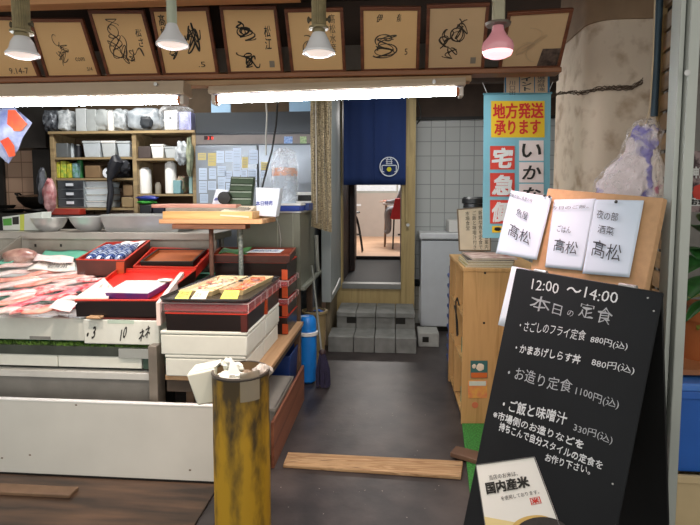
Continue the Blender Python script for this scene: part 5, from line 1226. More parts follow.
for (c,sz,l,se) in (((232,374),(.13,.10,.05),'crumpled clear wrapper pushed into the left of the yellow post top',1),((262,366),(.08,.08,.07),'crumpled whitish film at the right side of the yellow post top',2),((245,374),(.10,.08,.04),'brownish wet paper inside the yellow post top',3)):
    p = at(c[0],c[1],YQ2+(.03 if se>1 else -.0)); single('rubbish', MB().blob((p.x,p.y,zt_-.06+sz[2]*.6),sz,jit=.35,seed=se,nu=24,nv=16), (M_foam, mat('film_rubbish','#d5cfc6',.3,alpha=.6), mat('brown_paper','#8f7c66',.7,var=.3))[se-1], l, 'rubbish')
a_,b_,c_ = at(227,377,YQ2-.04),at(243,377,YQ2-.02),at(231,357,YQ2)
single('paper_cone', MB().add([a_,b_,c_,(a_+b_)/2+Vector((0,.05,0))],[(0,1,2),(1,3,2),(3,0,2),(0,3,1)]), M_white, 'pointed piece of white paper sticking up inside the yellow post', 'paper', smooth=False)
# knotted white plastic scrap on the rim and foam cup outside
single('plastic_knot', MB().blob(at(228,364,YQ2+.02),(.05,.05,.05),jit=.4,seed=11).blob(at(236,367,YQ2+.03),(.07,.04,.04),jit=.4,seed=12), M_foam, 'small knot of white plastic on the rim of the yellow post', 'plastic scrap')
Yc = 2.26; qf = [at(197,406,Yc-.06),at(214,403,Yc-.03),at(214,369,Yc-.03),at(186,375,Yc-.06)]
t = thing('foam_carton', 'tilted cream white foam carton hanging at the left side of the yellow post', 'carton', (qf[0]+qf[1])/2)
off = Vector((.0,.11,.012))
obj('shell', MB().hexa([qf[0],qf[1],qf[1]+off*.8,qf[0]+off*.8,qf[3],qf[2],qf[2]+off,qf[3]+off]), mat('carton_cream','#dcdccb',.6,var=.05), t, bevel=.008)
obj('folded_lid', MB().hexa([qf[3]+Vector((.002,.01,.002)),qf[2]+Vector((-.0,.01,.002)),qf[2]+off,qf[3]+off]+[at(193,368,Yc+.0),at(221,362,Yc+.0),at(221,362,Yc+.05),at(197,366,Yc+.05)]), mat('carton_cream','#dcdccb',.6,var=.05), t, bevel=.004)
# brown side board
XB = -.668
single('side_board', MB().hexa([(XB-.018,2.82,0),(XB,2.82,0),(XB,3.84,0),(XB-.018,3.84,0),(XB-.018,2.82,.27),(XB,2.82,.27),(XB,3.84,.27),(XB-.018,3.84,.27)]), bands('board_reddish',['#6b3f2c','#8a563d','#a46a48'],'Y',10,.45), 'reddish brown plywood board standing on edge along the passage', 'board', bevel=.002)
t = thing('grey_tub', 'grey plastic tub behind the reddish brown side board', 'tub', (-.86,3.2,0)); obj('tub_body', MB().tray(-1.05,-.69,2.95,3.5,0,.30,.008,.02), mat('tub_grey','#9a968c',.6,var=.1), t); obj('tub_rim', MB().tray(-1.06,-.685,2.94,3.51,.285,.30,.012), mat('tub_grey','#9a968c',.6), t)
single('blue_bin', MB().tray(-1.02,-.72,3.56,3.90,.0,.42,.01,.03), mat('navy_plastic','#1d3a78',.4,var=.1), 'dark blue plastic bin under the tan table', 'bin', bevel=.004)
# bright blue can
Yb = 4.22; bx_ = Xp(306.5,Yb); rb_ = 9.3*Yb/F; zb_ = Zp(316,Yb)
t = thing('blue_can', 'bright blue rounded plastic drum standing beside the passage', 'drum', (bx_,Yb,0))
obj('drum', MB().lathe([(rb_*.6,0),(rb_*.93,.02),(rb_,.06),(rb_,zb_-.07),(rb_*.94,zb_-.03),(rb_*.7,zb_-.006),(0,zb_)],(bx_,Yb,0),32), mat('bright_blue','#1f83dd',.35,var=.1), t)
obj('band', MB().lathe([(rb_+.002,zb_-.165),(rb_+.012,zb_-.16),(rb_+.012,zb_-.135),(rb_+.002,zb_-.13)],(bx_,Yb,0),32,cap=False), M_white, t)
obj('paper_label', MB().slab((bx_-.05,Yb-rb_*.62,zb_-.02),(bx_+.02,Yb-rb_*.62,zb_-.02),(bx_+.02,Yb-rb_*.3,zb_+.0),(bx_-.05,Yb-rb_*.3,zb_+.0),.002), M_paper, t)
# beige bucket
Yk = 4.62; kx = Xp(314,Yk); rk = 12.0*Yk/F; zk = Zp(311,Yk)
t = thing('beige_bucket', 'tall beige plastic bin with dark contents behind the bright blue drum', 'bin', (kx,Yk,0))
obj('tub', MB().lathe([(rk*.78,0),(rk,zk),(rk*.95,zk),(rk*.93,zk-.06),(0,zk-.06)],(kx,Yk,0),36), mat('bin_beige','#a08c62',.6,var=.2), t)
obj('rim', MB().lathe([(rk,zk-.03),(rk+.012,zk-.02),(rk+.012,zk+.002),(rk*.95,zk+.004)],(kx,Yk,0),36,cap=False), mat('bin_beige','#a08c62',.6), t)
for i,(dx,dy,m_) in enumerate(((-.05,0,M_black),(.03,.03,M_blue),(.02,-.04,mat('dark_brown_rag','#3a2a22',.8)))): single('rag', MB().blob((kx+dx,Yk+dy,zk-.03),(.10,.09,.06),jit=.3,seed=i+3), m_, ['black crumpled rag in the beige bin','blue rag in the beige bin','dark brown rag in the beige bin'][i], 'rag')
# broom
t = thing('broom', 'thin handled broom with dark purple bristles leaning at the passage edge', 'broom', at(322,385,4.2))
b_top = Vector((-.70,4.45,Zp(266,4.45))); fb_ = atz(323,388,0.0); b_bot = Vector((fb_.x,fb_.y+.04,.26))
obj('handle', MB().cyl(b_top, b_bot+Vector((-.02,.03,.02)), .009, n=10), mat('handle_grey','#7d8078',.5), t)
g = MB(); rd = random.Random(5)
for i in range(90):
    a = rd.uniform(-1,1); d_ = rd.uniform(-1,1); top = b_bot+Vector((a*.02-.01,d_*.015,.02)); bot = Vector((fb_.x+a*.055,fb_.y+.02+d_*.04,0.004+rd.uniform(0,.01))); g.tube([top,(top+bot)/2+Vector((a*.015,0,0)),bot],.004,4)
o = obj('bristles', g, mat('bristle_purple','#2c2748',.7,var=.4,scale=30), t); o['kind'] = 'stuff'
obj('ferrule', MB().blob(b_bot+Vector((-.01,0,.02)),(.06,.04,.06),jit=0), mat('ferrule_dark','#3c2a2a',.5), t)

# ================================================================ REAR STEEL UNIT, FRIDGE
m_ol = mat('olive_steel','#77796a',.35,.35,var=.25,scale=3)
ux0, ux1 = -1.22, -.715
zu0, zu1 = .82, Zp(213,3.98)
t = thing('steel_unit', 'tall olive grey steel cabinet unit running back beside the passage', 'steel unit', ((ux0+ux1)/2,4.5,0))
obj('body', MB().box(ux0,ux1,3.98,4.70,zu0,zu1), m_ol, t, bevel=.004)
for px in (299,303): obj('seam', MB().box(ux1-.06-.03*(px-299),ux1-.055-.03*(px-299),3.977,3.981,zu0,zu1), mat('seam_pale','#9a9c8c',.4,.3), t)
obj('top_sheet', MB().box(ux0-.05,ux1+.01,3.96,4.72,zu1,zu1+.012), M_steel, t)
obj('front_leg', MB().box(ux1-.06,ux1-.01,3.99,4.04,0,zu0), mat('leg_rust','#6a5240',.6,.2,var=.4), t)
obj('rear_leg', MB().box(ux1-.06,ux1-.01,4.60,4.65,0,zu0), mat('leg_rust','#6a5240',.6,.2,var=.4), t)
obj('far_leg', MB().box(ux0+.01,ux0+.06,3.99,4.04,0,zu0).box(ux0+.01,ux0+.06,4.6,4.65,0,zu0), mat('leg_rust','#6a5240',.6,.2,var=.4), t)
obj('side_rail', MB().box(ux1+.0,ux1+.035,3.98,4.95,zu0-.0,zu0+.03), mat('rail_alu','#8f9488',.4,.4), t, bevel=.003)
obj('void_shade_sheet', MB().box(ux0+.05,ux1-.08,4.3,4.32,.02,zu0-.01), M_black, t)  # black sheet standing in for the shade of the open void below
obj('drain_pipe', MB().tube([(ux1+.02,4.68,1.2),(ux1+.02,4.72,zu0+.15),(ux1+.02,4.8,zu0+.03)],.018,10), mat('pipe_grey','#a9aaa0',.4), t)
# fridge
YFz = 4.78; gx0,gx1 = Xp(197,YFz), Xp(314,YFz); zft = Zp(112,YFz,250)
t = thing('upright_fridge', 'tall stainless steel fridge with notes taped on its left door', 'fridge', ((gx0+gx1)/2,5.02,0))
m_fs = mat('fridge_steel','#868c92',.30,.75,var=.1,scale=2); m_fd = mat('fridge_dark','#565a5e',.3,.7,var=.15,scale=2)
obj('body', MB().box(gx0,gx1,YFz,5.28,.05,zft), m_fd, t, bevel=.004)
obj('top_grille', MB().box(gx0+.01,gx1-.002,YFz-.012,YFz,Zp(133,YFz,250),zft-.005), m_fd, t)
obj('control_strip', MB().box(gx0+.01,gx1-.002,YFz-.014,YFz,Zp(144,YFz,250),Zp(135,YFz,250)), mat('strip_steel','#7d7672',.4,.5), t)
p = at(209,138,YFz-.014); cs = obj('display', MB().box(Xp(206,YFz),Xp(215,YFz),YFz-.018,YFz-.014,Zp(140,YFz,210),Zp(136,YFz,210)), mat('display_dark','#2a1517',.3), t)
s = MB(); textq(s,'3 8',[at(a,b,YFz-.018) for a,b in ((207.5,139.5),(213.5,139.5),(213.5,136.7),(207.5,136.7))]); obj('digits', s, mat('digit_red','#e04030',.4,emit=1.5), cs)
dl = obj('door', MB().box(gx0+.005,Xp(258.5,YFz),YFz-.03,YFz,.9,Zp(145.5,YFz,250)), m_fs, t, bevel=.004)
dr = obj('door', MB().box(Xp(260,YFz),gx1-.004,YFz-.03,YFz,.9,Zp(145.5,YFz,250)), m_fs, t, bevel=.004)
obj('lower_doors', MB().box(gx0+.005,gx1-.004,YFz-.03,YFz,.06,.88), m_fs, t, bevel=.004)
m_n1,m_n2 = mat('note_blue','#b9c8dc',.8,var=.05), mat('note_yellow','#bcae74',.8,var=.05)
notes = [(198,153,206,160,1),(208,153,216,166,1),(216.5,151,224,163,0),(225,151,233,162,0),(233,148,241,161,0),(242,157,248,168,1),(249,150,258,164,0),(199,168,207,180,0),(209,168,216,179,0),(217.5,166,226,176,0),(225,171,232,182,0),(233,161,241,175,0),(233,175,240,187,0),(248,169,257,180,0),(218,177,225,190,0),(199,181,207,193,0),(208,181,216,190,0),(241,170,247,177,0),(226,183,232,194,0),(200,194,208,203,0),(241,179,246,183,1),(261,162,268,170,1),(261,171,266,178,0)]
Pf = Vector((0,YFz-.031,0))
for i,(a,b,c_,d,k) in enumerate(notes):
    o = single('note', pslab(a,b,c_,d,Pf,PN,.0005,.0015), (m_n1,m_n2)[k], 'yellow note sheet taped to the steel fridge' if k else 'pale blue note sheet taped to the left fridge door', 'note', 'yellow notes on the fridge' if k else 'pale blue notes on the fridge')
    s = MB()
    for r_ in range(3):
        y = b+(d-b)*(.25+.22*r_); s.add([hit(a+1,y,Pf,PN)+PN*.003, hit(c_-1.2,y,Pf,PN)+PN*.003, hit(c_-1.2,y-.35,Pf,PN)+PN*.003, hit(a+1,y-.35,Pf,PN)+PN*.003],[(0,1,2,3)])
    obj('written_line', s, mat('pale_ink','#7a8494',.8), o)
Pg = Vector((0,YFz-.015,0))
single('sticker', pslab(284,136.5,292.5,143.5,Pg,PN,.0005,.0015), mat('sticker_blue','#a9c0e0',.5,col2='#4a74b8',scale=60), 'blue and white sticker on the fridge control strip', 'sticker')
single('sticker', pslab(300,136.5,306.5,143.5,Pg,PN,.0005,.0015), mat('sticker_green','#b9c8a0',.5,col2='#6f9460',scale=60), 'green and pale sticker on the fridge control strip, right end', 'sticker')
for a,b,l in ((213,232,'pale blue card standing on top of the fridge at its left'),(290,311,'pale blue card standing on top of the fridge at its right')):
    single('blue_card', MB().box(Xp(a,4.9),Xp(b,4.9),4.9,4.92,zft,Zp(100,4.9,250)), mat('card_blue','#8fb0cc',.6,var=.05), l, 'card')
# cables in front of the fridge
single('hanging_cable', MB().tube([at(278,96,4.4),at(276,125,4.4),at(272,150,4.4),at(266,172,4.4),at(262,188,4.4)],.009,6), M_black, 'black cable slanting down across the fridge', 'cable')
single('hanging_cable', MB().tube([at(265.5,96,4.4),at(267,115,4.4),at(266,135,4.4),at(266,155,4.4)],.008,6), mat('cable_grey','#b0aea6',.5), 'pale grey cable hanging straight down before the fridge', 'cable')
single('hanging_cable', MB().tube([Vector((at(273,214,3.965).x,3.965,zu1+.014)),at(279,225,3.97),at(281,240,3.97),at(280,250,3.97)],.004,6), mat('cable_grey','#b0aea6',.5), 'thin pale cable on the olive steel unit', 'cable')
# things on the steel unit
zu = zu1+.012
t = thing('wrapped_tub', 'large white tub in clear plastic on the steel unit before the fridge', 'tub', (Xp(285,4.15),4.15,zu+.06))
x_ = Xp(285,4.15); rr_ = 12.5*4.15/F
obj('tub', MB().lathe([(rr_*.88,zu+.061),(rr_*.95,Zp(176,4.15)),(rr_,Zp(174,4.15)),(0,Zp(174,4.15))],(x_,4.15,0),32), mat('tub_cloudy','#b9c4ce',.4,var=.1), t)
obj('orange_band', MB().lathe([(rr_*1.0,Zp(176,4.15)),(rr_*1.02,Zp(171,4.15)),(rr_*.96,Zp(168,4.15)),(0,Zp(167,4.15))],(x_,4.15,0),32), mat('band_orange','#c8a890',.5,col2='#c87a4a',scale=20), t)
obj('plastic_cover', MB().lathe([(rr_*1.04,zu+.08),(rr_*1.1,Zp(185,4.15)),(rr_*1.08,Zp(165,4.15)),(rr_*.9,Zp(152,4.15)),(rr_*.5,Zp(148,4.15)),(0,Zp(148,4.15))],(x_,4.15,0),32), film('cover_film','#e8f0f8',.12,.6,14), t)
t = thing('blue_tray', 'blue plastic crate on the steel unit under the wrapped tub', 'crate', (Xp(289,4.1),4.2,zu))
obj('base', MB().box(Xp(274,4.0),Xp(300,4.0),4.0,4.4,zu,zu+.045), mat('deep_blue','#1f3f9a',.35,var=.1), t, bevel=.005)
obj('white_sheet', MB().box(Xp(273,4.0),Xp(301,4.0),3.99,4.41,zu+.045,zu+.06), M_white, t)
single('small_case', MB().box(Xp(301,4.2),Xp(309,4.2),4.2,4.4,zu,zu+.06), mat('navy_plastic','#1d3a78',.4), 'small dark blue case at the right end of the steel unit', 'case', bevel=.004)
# white shelf beside fridge right and bracket
t = thing('white_bracket_shelf', 'small white shelf with a dark gap fixed right of the wrapped tub', 'shelf', (Xp(306,4.5),4.5,Zp(200,4.5)))
obj('board', MB().box(Xp(296,4.5),Xp(312,4.5),4.45,4.76,Zp(195,4.5),Zp(192,4.5)), M_white, t); obj('dark_insert', MB().box(Xp(297,4.5),Xp(312,4.5),4.47,4.76,Zp(201,4.5),Zp(195.2,4.5)), M_black, t); obj('lower_board', MB().box(Xp(296,4.5),Xp(312,4.5),4.45,4.76,Zp(204,4.5),Zp(201,4.5)), M_white, t)

# ================================================================ BOARD PLATFORM
YK = 3.47
t = thing('wooden_plank_stand', 'rusty post stand carrying the pile of boards above the crates', 'stand', (Xp(228,YK),YK,tz_))
zD0, zD1 = Zp(229,YK), Zp(224,YK)
obj('post', MB().cyl((Xp(210,YK),YK,tz_),(Xp(210.5,YK),YK,zD0), .016, n=12), mat('rusty_iron','#6a4a3a',.7,.2,var=.4,scale=30), t)
obj('post', MB().cyl((Xp(240,YK),YK+.0,tz_),(Xp(240,YK),YK+.0,zD0), .016, n=12), mat('patterned_wrap','#8a8f88',.5,col2='#3c4a44',scale=60), t)
obj('crossbeam', MB().box(Xp(171,YK-.1),Xp(245,YK-.1),YK-.1,YK+.02,zD0,zD1), bands('beam_brown',['#5a3a26','#8a5a3a'],'X',18,.7), t, bevel=.004)
def board(x0,x1,y0,y1,yt,yb,m,label,name='wooden_board'):
    z0,z1 = Zp(yb,y0,200),Zp(yt,y0,200)
    return single(name, MB().box(Xp(x0,y0),Xp(x1,y0),y0,y1,z0,z1), m, label, 'board', 'boards piled on the stand', bevel=.003)
board(158,262,3.36,3.75,219.3,223.8,bands('board_tan',['#a37647','#d8a878'],'X',14,.6),'light tan board, second from the bottom of the pile on the stand')
board(162,252,3.37,3.66,211.5,219.2,bands('board_yellow',['#c08e50','#e6bd7e'],'X',14,.6),'thick yellowish board, third from the bottom of the pile on the stand')
board(165,248,3.45,3.78,208,211.4,mat('board_grey','#8d8577',.6,var=.3),'thin grey board near the top of the pile on the stand')
board(151,236,3.5,3.80,204.3,207.9,bands('board_pink',['#a8705c','#cf9a86'],'X',14,.6),'thin pinkish board on top of the pile, sticking out to the left')
zb_ = Zp(211.3,3.36,240)
q = [at(220,211.3,3.38),at(249,213,3.38),at(256,206,3.6),at(232,205.5,3.6)]
o = single('cream_box', MB().add([at(220,216,3.365),at(249,218,3.365),at(257,212,3.62),at(228,212,3.62)]+q,[(3,2,1,0),(4,5,6,7),(0,1,5,4),(1,2,6,5),(2,3,7,6),(3,0,4,7)]), mat('box_cream','#dccbb0',.6,var=.06), 'flat cream carton with dark printed lines on the front of the board pile', 'carton', bevel=.002)
s = MB()
for i in range(2): textq(s,'値段表鮮魚刺身', [lerpq(q,u,v)+Vector((0,0,.0006)) for u,v in ((.2,.2+.35*i),(.8,.2+.35*i),(.8,.45+.35*i),(.2,.45+.35*i))])
obj('lettering', s, M_ink, o)
# green organiser
q = [at(227,207,3.62),at(252,207,3.62),at(255,177,3.74),at(231,176.5,3.74)]
t = thing('green_organiser', 'dark green slotted holder standing at the back of the board pile', 'holder', (q[0]+q[1])/2)
obj('back_plate', MB().slab(*q,.02), mat('dark_green','#34402e',.5,var=.3), t)
for k in range(4):
    v0 = .08+.23*k; n_ = Vector((0,-.012,0))
    obj('slot', MB().slab(*[lerpq(q,a,b)+n_ for a,b in ((.06,v0),(.94,v0),(.94,v0+.17),(.06,v0+.17))],.012), mat('slot_green','#3f5138',.5,var=.3), t)
    obj('slot_edge', MB().slab(*[lerpq(q,a,b)+n_*1.2 for a,b in ((.06,v0+.17),(.94,v0+.17),(.94,v0+.195),(.06,v0+.195))],.012), mat('edge_pale','#a9b0a0',.5), t)
single('black_knob_box', MB().lathe([(.0,-.03),(.045,-.028),(.045,.028),(0,.03)],at(225,198,3.62),20,Matrix.Rotation(pi/2,4,'X')), M_black, 'round black dial beside the green holder', 'dial')
# white containers with blue writing
def whitebox(P4,Y,label,txt,dep=.10):
    q = [at(*p,Y) for p in P4]; t = thing('white_carton', label, 'carton', (q[0]+q[1])/2)
    sh = obj('shell', MB().slab(*q,dep), mat('carton_white','#dfe6ee',.5,var=.04), t, bevel=.006)
    s = MB(); a,b = txt[1]; textq(s,txt[0],[lerpq(q,u,v)+Vector((0,-.001,0)) for u,v in ((a,.36),(b,.40),(b,.56),(a,.52))],bold=.02); obj('blue_writing', s, mat('blue_ink','#3a4a9a',.6), sh)
whitebox(((256.5,216),(276,217),(280.5,188),(255.5,187.5)),3.55,'white carton with blue writing at the right end of the board pile',('本日特売',(.0,.75)))
whitebox(((211,207),(224,207.5),(229,190),(216,189)),3.7,'smaller white carton with blue writing left of the green holder',('髙松',(.1,.7)),.06)

# ================================================================ SHELVING
YS = 4.80; YSb = 5.16
m_sw = bands('shelf_wood',['#7d6a4c','#a8926a'],'X',14,.7)
t = thing('wooden_shelving', 'pale wooden shelving unit against the kitchen back wall', 'shelving unit', (Xp(125,YS),5.0,0))
SX = lambda px: Xp(px,YS); SZ = lambda py: Zp(py,YS,125)
for a,b in ((52,56),(133.5,137.5),(193,197)): obj('upright', MB().box(SX(a),SX(b),YS,YSb,0,SZ(133)), m_sw, t, bevel=.003)
obj('top_shelf', MB().box(SX(52),SX(197),YS-.02,YSb,SZ(133.5),SZ(131)), m_sw, t)
shz = {}
for (a,b,y) in ((56,133.5,157),(56,133.5,178),(56,133.5,208),(137.5,193,158.5),(137.5,193,194),(137.5,193,218)):
    obj('shelf', MB().box(SX(a)+.002,SX(b)-.002,YS,YSb-.02,SZ(y)-.02,SZ(y)), m_sw, t)
obj('back_board', MB().box(SX(137.6),SX(193)-.003,YSb-.018,YSb,SZ(235),SZ(134)), mat('backboard_brown','#6a5138',.7,var=.3), t)
obj('back_board', MB().box(SX(56)+.002,SX(133.5)-.003,YSb-.018,YSb,SZ(178),SZ(134)), mat('backboard_brown','#6a5138',.7,var=.3), t)
def sh_box(px0,px1,pyt,pyb,m,label,cat='box',name='box',dep=.22,y=YS+.03,bevel=.006,lidm=None):
    x0,x1 = Xp(px0,y)+.002,Xp(px1,y)-.002; z0,z1 = SZ(pyb)+.001,SZ(pyb)+(pyb-pyt)*y/F
    if lidm:
        t = thing(name,label,cat,((x0+x1)/2,y,z0)); k = (z1-z0)*.14
        obj('base', MB().hexa([(x0+.01,y+.01,z0),(x1-.01,y+.01,z0),(x1-.01,y+dep-.01,z0),(x0+.01,y+dep-.01,z0),(x0,y,z1-k),(x1,y,z1-k),(x1,y+dep,z1-k),(x0,y+dep,z1-k)]), m, t, bevel=bevel)
        obj('lid', MB().box(x0-.004,x1+.004,y-.004,y+dep+.004,z1-k+.001,z1), lidm, t, bevel=.003); return t
    return single(name, MB().box(x0,x1,y,y+dep,z0,z1), m, label, cat, bevel=bevel)
def sh_cyl(px,w,pyt,pyb,m,label,cat,name,y=YS+.1,cap=None):
    x = Xp(px,y); r_ = w/2*y/F; z0 = SZ(pyb)+.001; z1 = z0+(pyb-pyt)*y/F
    t = thing(name,label,cat,(x,y,z0)); obj('body', MB().lathe([(r_*.92,z0),(r_,z0+.006),(r_,z1-.02),(r_*.85,z1-.004),(0,z1-.003)],(x,y,0),24), m, t)
    obj('cap', MB().lathe([(r_*.6,z1-.003),(r_*.6,z1+.008),(0,z1+.009)],(x,y,0),20), cap or m, t); return t
def sh_blob(px0,px1,pyt,pyb,m,label,cat='bag',name='plastic_bag',y=YS+.14,dep=.22,jit=.16,seed=1,p=.6):
    x0,x1 = Xp(px0,y),Xp(px1,y); z0 = SZ(pyb)+.002; z1 = z0+(pyb-pyt)*y/F
    return single(name, MB().blob(((x0+x1)/2,y,(z0+z1)/2),((x1-x0),dep,(z1-z0)),jit=jit,seed=seed,p=p,nu=28,nv=18), m, label, cat)
m_cl = mat('cloudy_plastic','#b9c2c8',.35,var=.15,scale=12); m_cl2 = mat('cloudy_white','#b9bfc1',.35,var=.12,scale=10)
m_foil = mat('foil_dark','#8e949c',.25,.4,scale=30,col2='#2c3038',bump=.8); m_bgc = mat('bag_crinkle','#c6ccd0',.3,scale=26,col2='#8b9296',bump=.9)
M_dk = mat('dark_goods','#25272e',.4,var=.4,scale=12); m_brc = mat('brown_carton','#7d6446',.7,var=.2)
sh_blob(51,66,108,130.5,m_foil,'dark glittering foil bag at the left end of the top shelf',seed=2)
sh_box(62,66,107,130.5,mat('maroon','#5a2f30',.5),'narrow maroon box behind the foil bag on the top shelf',y=YS+.27,dep=.06)
sh_blob(66,78.5,108,130.5,m_bgc,'crinkled clear bag beside the foil bag on the top shelf',seed=3)
sh_box(78.5,89,107,130.5,m_cl2,'white stacked foam trays, left stack on the top shelf',name='foam_tray_stack')
sh_box(89,99,108,130.5,mat('cloudy_grey','#a7adad',.4,var=.15),'greyish stacked foam trays on the top shelf, right of the white stack',name='foam_tray_stack')
sh_blob(99,118,108,130.5,mat('cloudy_grey','#a7adad',.4,var=.15),'greyish plastic bag in the middle of the top shelf',seed=5)
sh_cyl(113.5,6.5,111,130.5,M_white,'narrow white roll standing in front of the greyish bag on the top shelf','roll','paper_roll',y=YS+.03)
sh_blob(118,133,108,130.5,m_bgc,'whitish bag right of the narrow roll on the top shelf',seed=6)
sh_blob(133,166,107,130.5,mat('bag_net','#b8c0c6',.3,scale=9,col2='#7f878e',bump=.8),'big clear bag bulging over the right half of the top shelf',seed=7,jit=.12)
sh_blob(143,154,117,129,mat('net_black','#2a3036',.5,var=.4,scale=40),'small bundle of black net in front of the big clear bag',seed=8,y=YS-.0,dep=.05,name='net_bundle',cat='net')
t = sh_box(166,179,111,130.5,M_white,'white box with a round grey mark on the top shelf',y=YS+.0)
o_ = t; pz = Vector(o_['_o']); obj('mark', MB().cyl((pz.x,YS-.002,pz.z+.11),(pz.x,YS+.001,pz.z+.11),.012,n=14), mat('mark_grey','#6a7078',.5), t)
sh_box(180.5,193,112,130.5,mat('lilac','#a9addb',.5,var=.1),'lilac pack at the right end of the top shelf')
sh_blob(164,196,106,133,film('top_bag_film','#eef2f6',.08,.5,12),'clear plastic bag pulled over the box and lilac pack on the top shelf',seed=14,dep=.34,y=YS+.12,jit=.08)
# left second shelf
sh_box(57.5,70,142,156.8,mat('grey_tin','#6d7274',.4,.3,var=.2),'grey square tin on the second shelf at the left','tin','tin')
sh_cyl(74,4.5,143,156.8,m_cl,'small clear jar between the grey tin and the dark jar','jar','jar')
sh_cyl(80.5,6,144,156.8,M_dk,'dark jar with a pale lid on the second shelf at the left','jar','jar',cap=M_white)
sh_box(84.5,102,140,156.8,m_cl,'cloudy clear tub on the second shelf of the left bay','tub','tub',lidm=m_cl2)
sh_box(103,117,140,156.8,m_cl2,'white tub in a bag, middle of the second shelf','tub','tub',lidm=M_white)
sh_box(118.5,131.5,140.5,156.8,m_cl,'cloudy tub at the right end of the second shelf of the left bay','tub','tub',lidm=m_cl2)
# left third shelf
g1=mat('pack_green','#5f9a3a',.5,scale=30,col2='#d8d04a'); g2=mat('pack_yellow','#d8c83a',.5,scale=26,col2='#7a9a3a'); g3=mat('pack_blue_green','#8fb0c4',.5,scale=26,col2='#3c7a4a')
sh_box(56.8,61,161,177.8,g2,'yellow and green packet at the left end of the third shelf','packet','packet',dep=.08)
sh_box(61.5,67,160,177.8,g1,'green packet, second from the left on the third shelf','packet','packet',dep=.08)
sh_box(67.5,72.5,162,177.8,g2,'yellow packet, third from the left on the third shelf','packet','packet',dep=.08)
sh_box(73,78.5,162,177.8,g3,'bluish packet beside the green bottle on the third shelf','packet','packet',dep=.08)
sh_cyl(81.7,5.5,158,177.8,mat('bottle_green','#2f7a44',.3,var=.2),'dark green bottle on the third shelf','bottle','bottle',cap=M_white)
sh_box(85.5,101,165,177.8,m_brc,'open brown carton on the third shelf')
y_=YS+.06; x_=Xp(108.5,y_); r_=5.4*y_/F; zc_=SZ(178)+.002+r_
t = thing('paper_roll','white paper roll lying end-on on the third shelf','roll',(x_,y_,SZ(178)))
obj('roll', MB().cyl((x_,y_,zc_),(x_,y_+.2,zc_),r_,n=24), M_paper, t); obj('core', MB().cyl((x_,y_-.002,zc_),(x_,y_+.002,zc_),r_*.35,n=18), M_dk, t)
sh_blob(113,133,158,177.5,M_dk,'black plastic bag at the right end of the third shelf',seed=17)
single('black_bag', MB().tube([(SX(a),YS-.05,SZ(b)) for a,b in ((119,156),(121,162),(117,170),(113,180),(114,192),(112,204),(110,214))],[.03,.07,.06,.025,.03,.028,.012],10).blob((SX(126),YS-.03,SZ(166)),(.13,.06,.11),jit=.3,seed=40), M_dk, 'black bag and strap hanging down the front of the left bay', 'bag')
# drawers
t = thing('drawer_unit','small three drawer case with dark clear drawers under the third shelf','drawer case',(SX(71),YS,SZ(208)))
obj('case', MB().box(SX(57.5),SX(84),YS+.01,YS+.27,SZ(207.5),SZ(179.5)), mat('case_grey','#8f969a',.4), t)
for k,(a,b) in enumerate(((180.5,188.5),(189.5,198),(199,206.5))):
    d_ = obj('drawer', MB().box(SX(58.3),SX(83.2),YS-.002,YS+.01,SZ(b),SZ(a)), mat('drawer_smoke','#343a40',.25,var=.3,scale=20), t, bevel=.002)
    obj('handle', MB().box(SX(67),SX(74),YS-.012,YS-.003,SZ((a+b)/2+1.4),SZ((a+b)/2-1.4)), M_paper, d_)
for k,(a,b) in enumerate(((201,207.8),(194.5,200.8),(187.5,194.3),(181,187.3))):
    sh_box(85,109.5,a,b,mat('tray_white_blue','#d3dde2',.5,var=.08),['lowest','second lowest','third','topmost'][k]+' of the white foam trays stacked beside the drawer case','tray','foam_tray',lidm=M_white)
single('red_box', MB().box(SX(55),SX(86),YS-.12,YS-.01,SZ(214.5),SZ(208.5)), mat('red_box','#a83222',.4,var=.15), 'flat red box just below the drawer case', 'box', bevel=.004)
single('low_rack', MB().box(SX(50),SX(115),YS-.22,YS-.0,SZ(217),SZ(215)).box(SX(50),SX(51),YS-.2,YS-.18,0,SZ(217)).box(SX(114),SX(115),YS-.2,YS-.18,0,SZ(217)), mat('rack_dark','#4d4f52',.5,.4), 'dark low rack in front of the shelving, holding the red box', 'rack')
# right bay
sh_box(139,152,146,158.2,mat('dark_carton','#4a3f3c',.6,var=.2),'flat dark cartons at the left of the upper right bay')
sh_box(152,165,144,158.2,M_white,'white tub left of the hanging bag in the upper right bay','tub','tub',lidm=M_white)
sh_box(165.5,178,146.5,158.2,m_cl2,'cloudy white tub in the middle of the upper right bay','tub','tub',lidm=m_cl2)
single('hanging_bag', MB().blob((Xp(183,YS-.05),YS-.05,(SZ(143)+SZ(165))/2),(.12,.10,SZ(143)-SZ(165)),jit=.3,seed=20,nu=24,nv=18), m_bgc, 'crumpled white plastic bag hanging at the right bay', 'bag')
single('hanging_bag', MB().blob((Xp(190.5,YS-.05),YS-.05,(SZ(140)+SZ(176))/2),(.06,.08,SZ(140)-SZ(176)),jit=.3,seed=23,nu=24,nv=18), mat('greenish_bag','#a3a88c',.4,scale=20,col2='#6f7a66'), 'narrow greenish bag hanging on the right upright of the shelving', 'bag')
sh_cyl(146,12,168,193.8,M_white,'short wide white bottle on the middle right shelf','bottle','bottle')
sh_cyl(171.5,11.5,162,193.8,M_white,'tall white roll standing on the middle right shelf','roll','paper_roll')
sh_cyl(158.5,6,183,193.8,mat('glass_grey','#8a8478',.2),'small grey jar between the white bottle and the tall roll','jar','jar')
sh_box(173,181,180,193.8,mat('teal_glass','#7aa3a8',.3,var=.1),'pale teal cup in front of the tall white roll','cup','cup',y=YS+.0,dep=.08)
sh_blob(180,188.5,176,193.5,mat('pink_goods','#c08a80',.5,scale=40,col2='#6f8a6a'),'pink and green patterned packet on the middle right shelf',name='packet',cat='packet',seed=25)
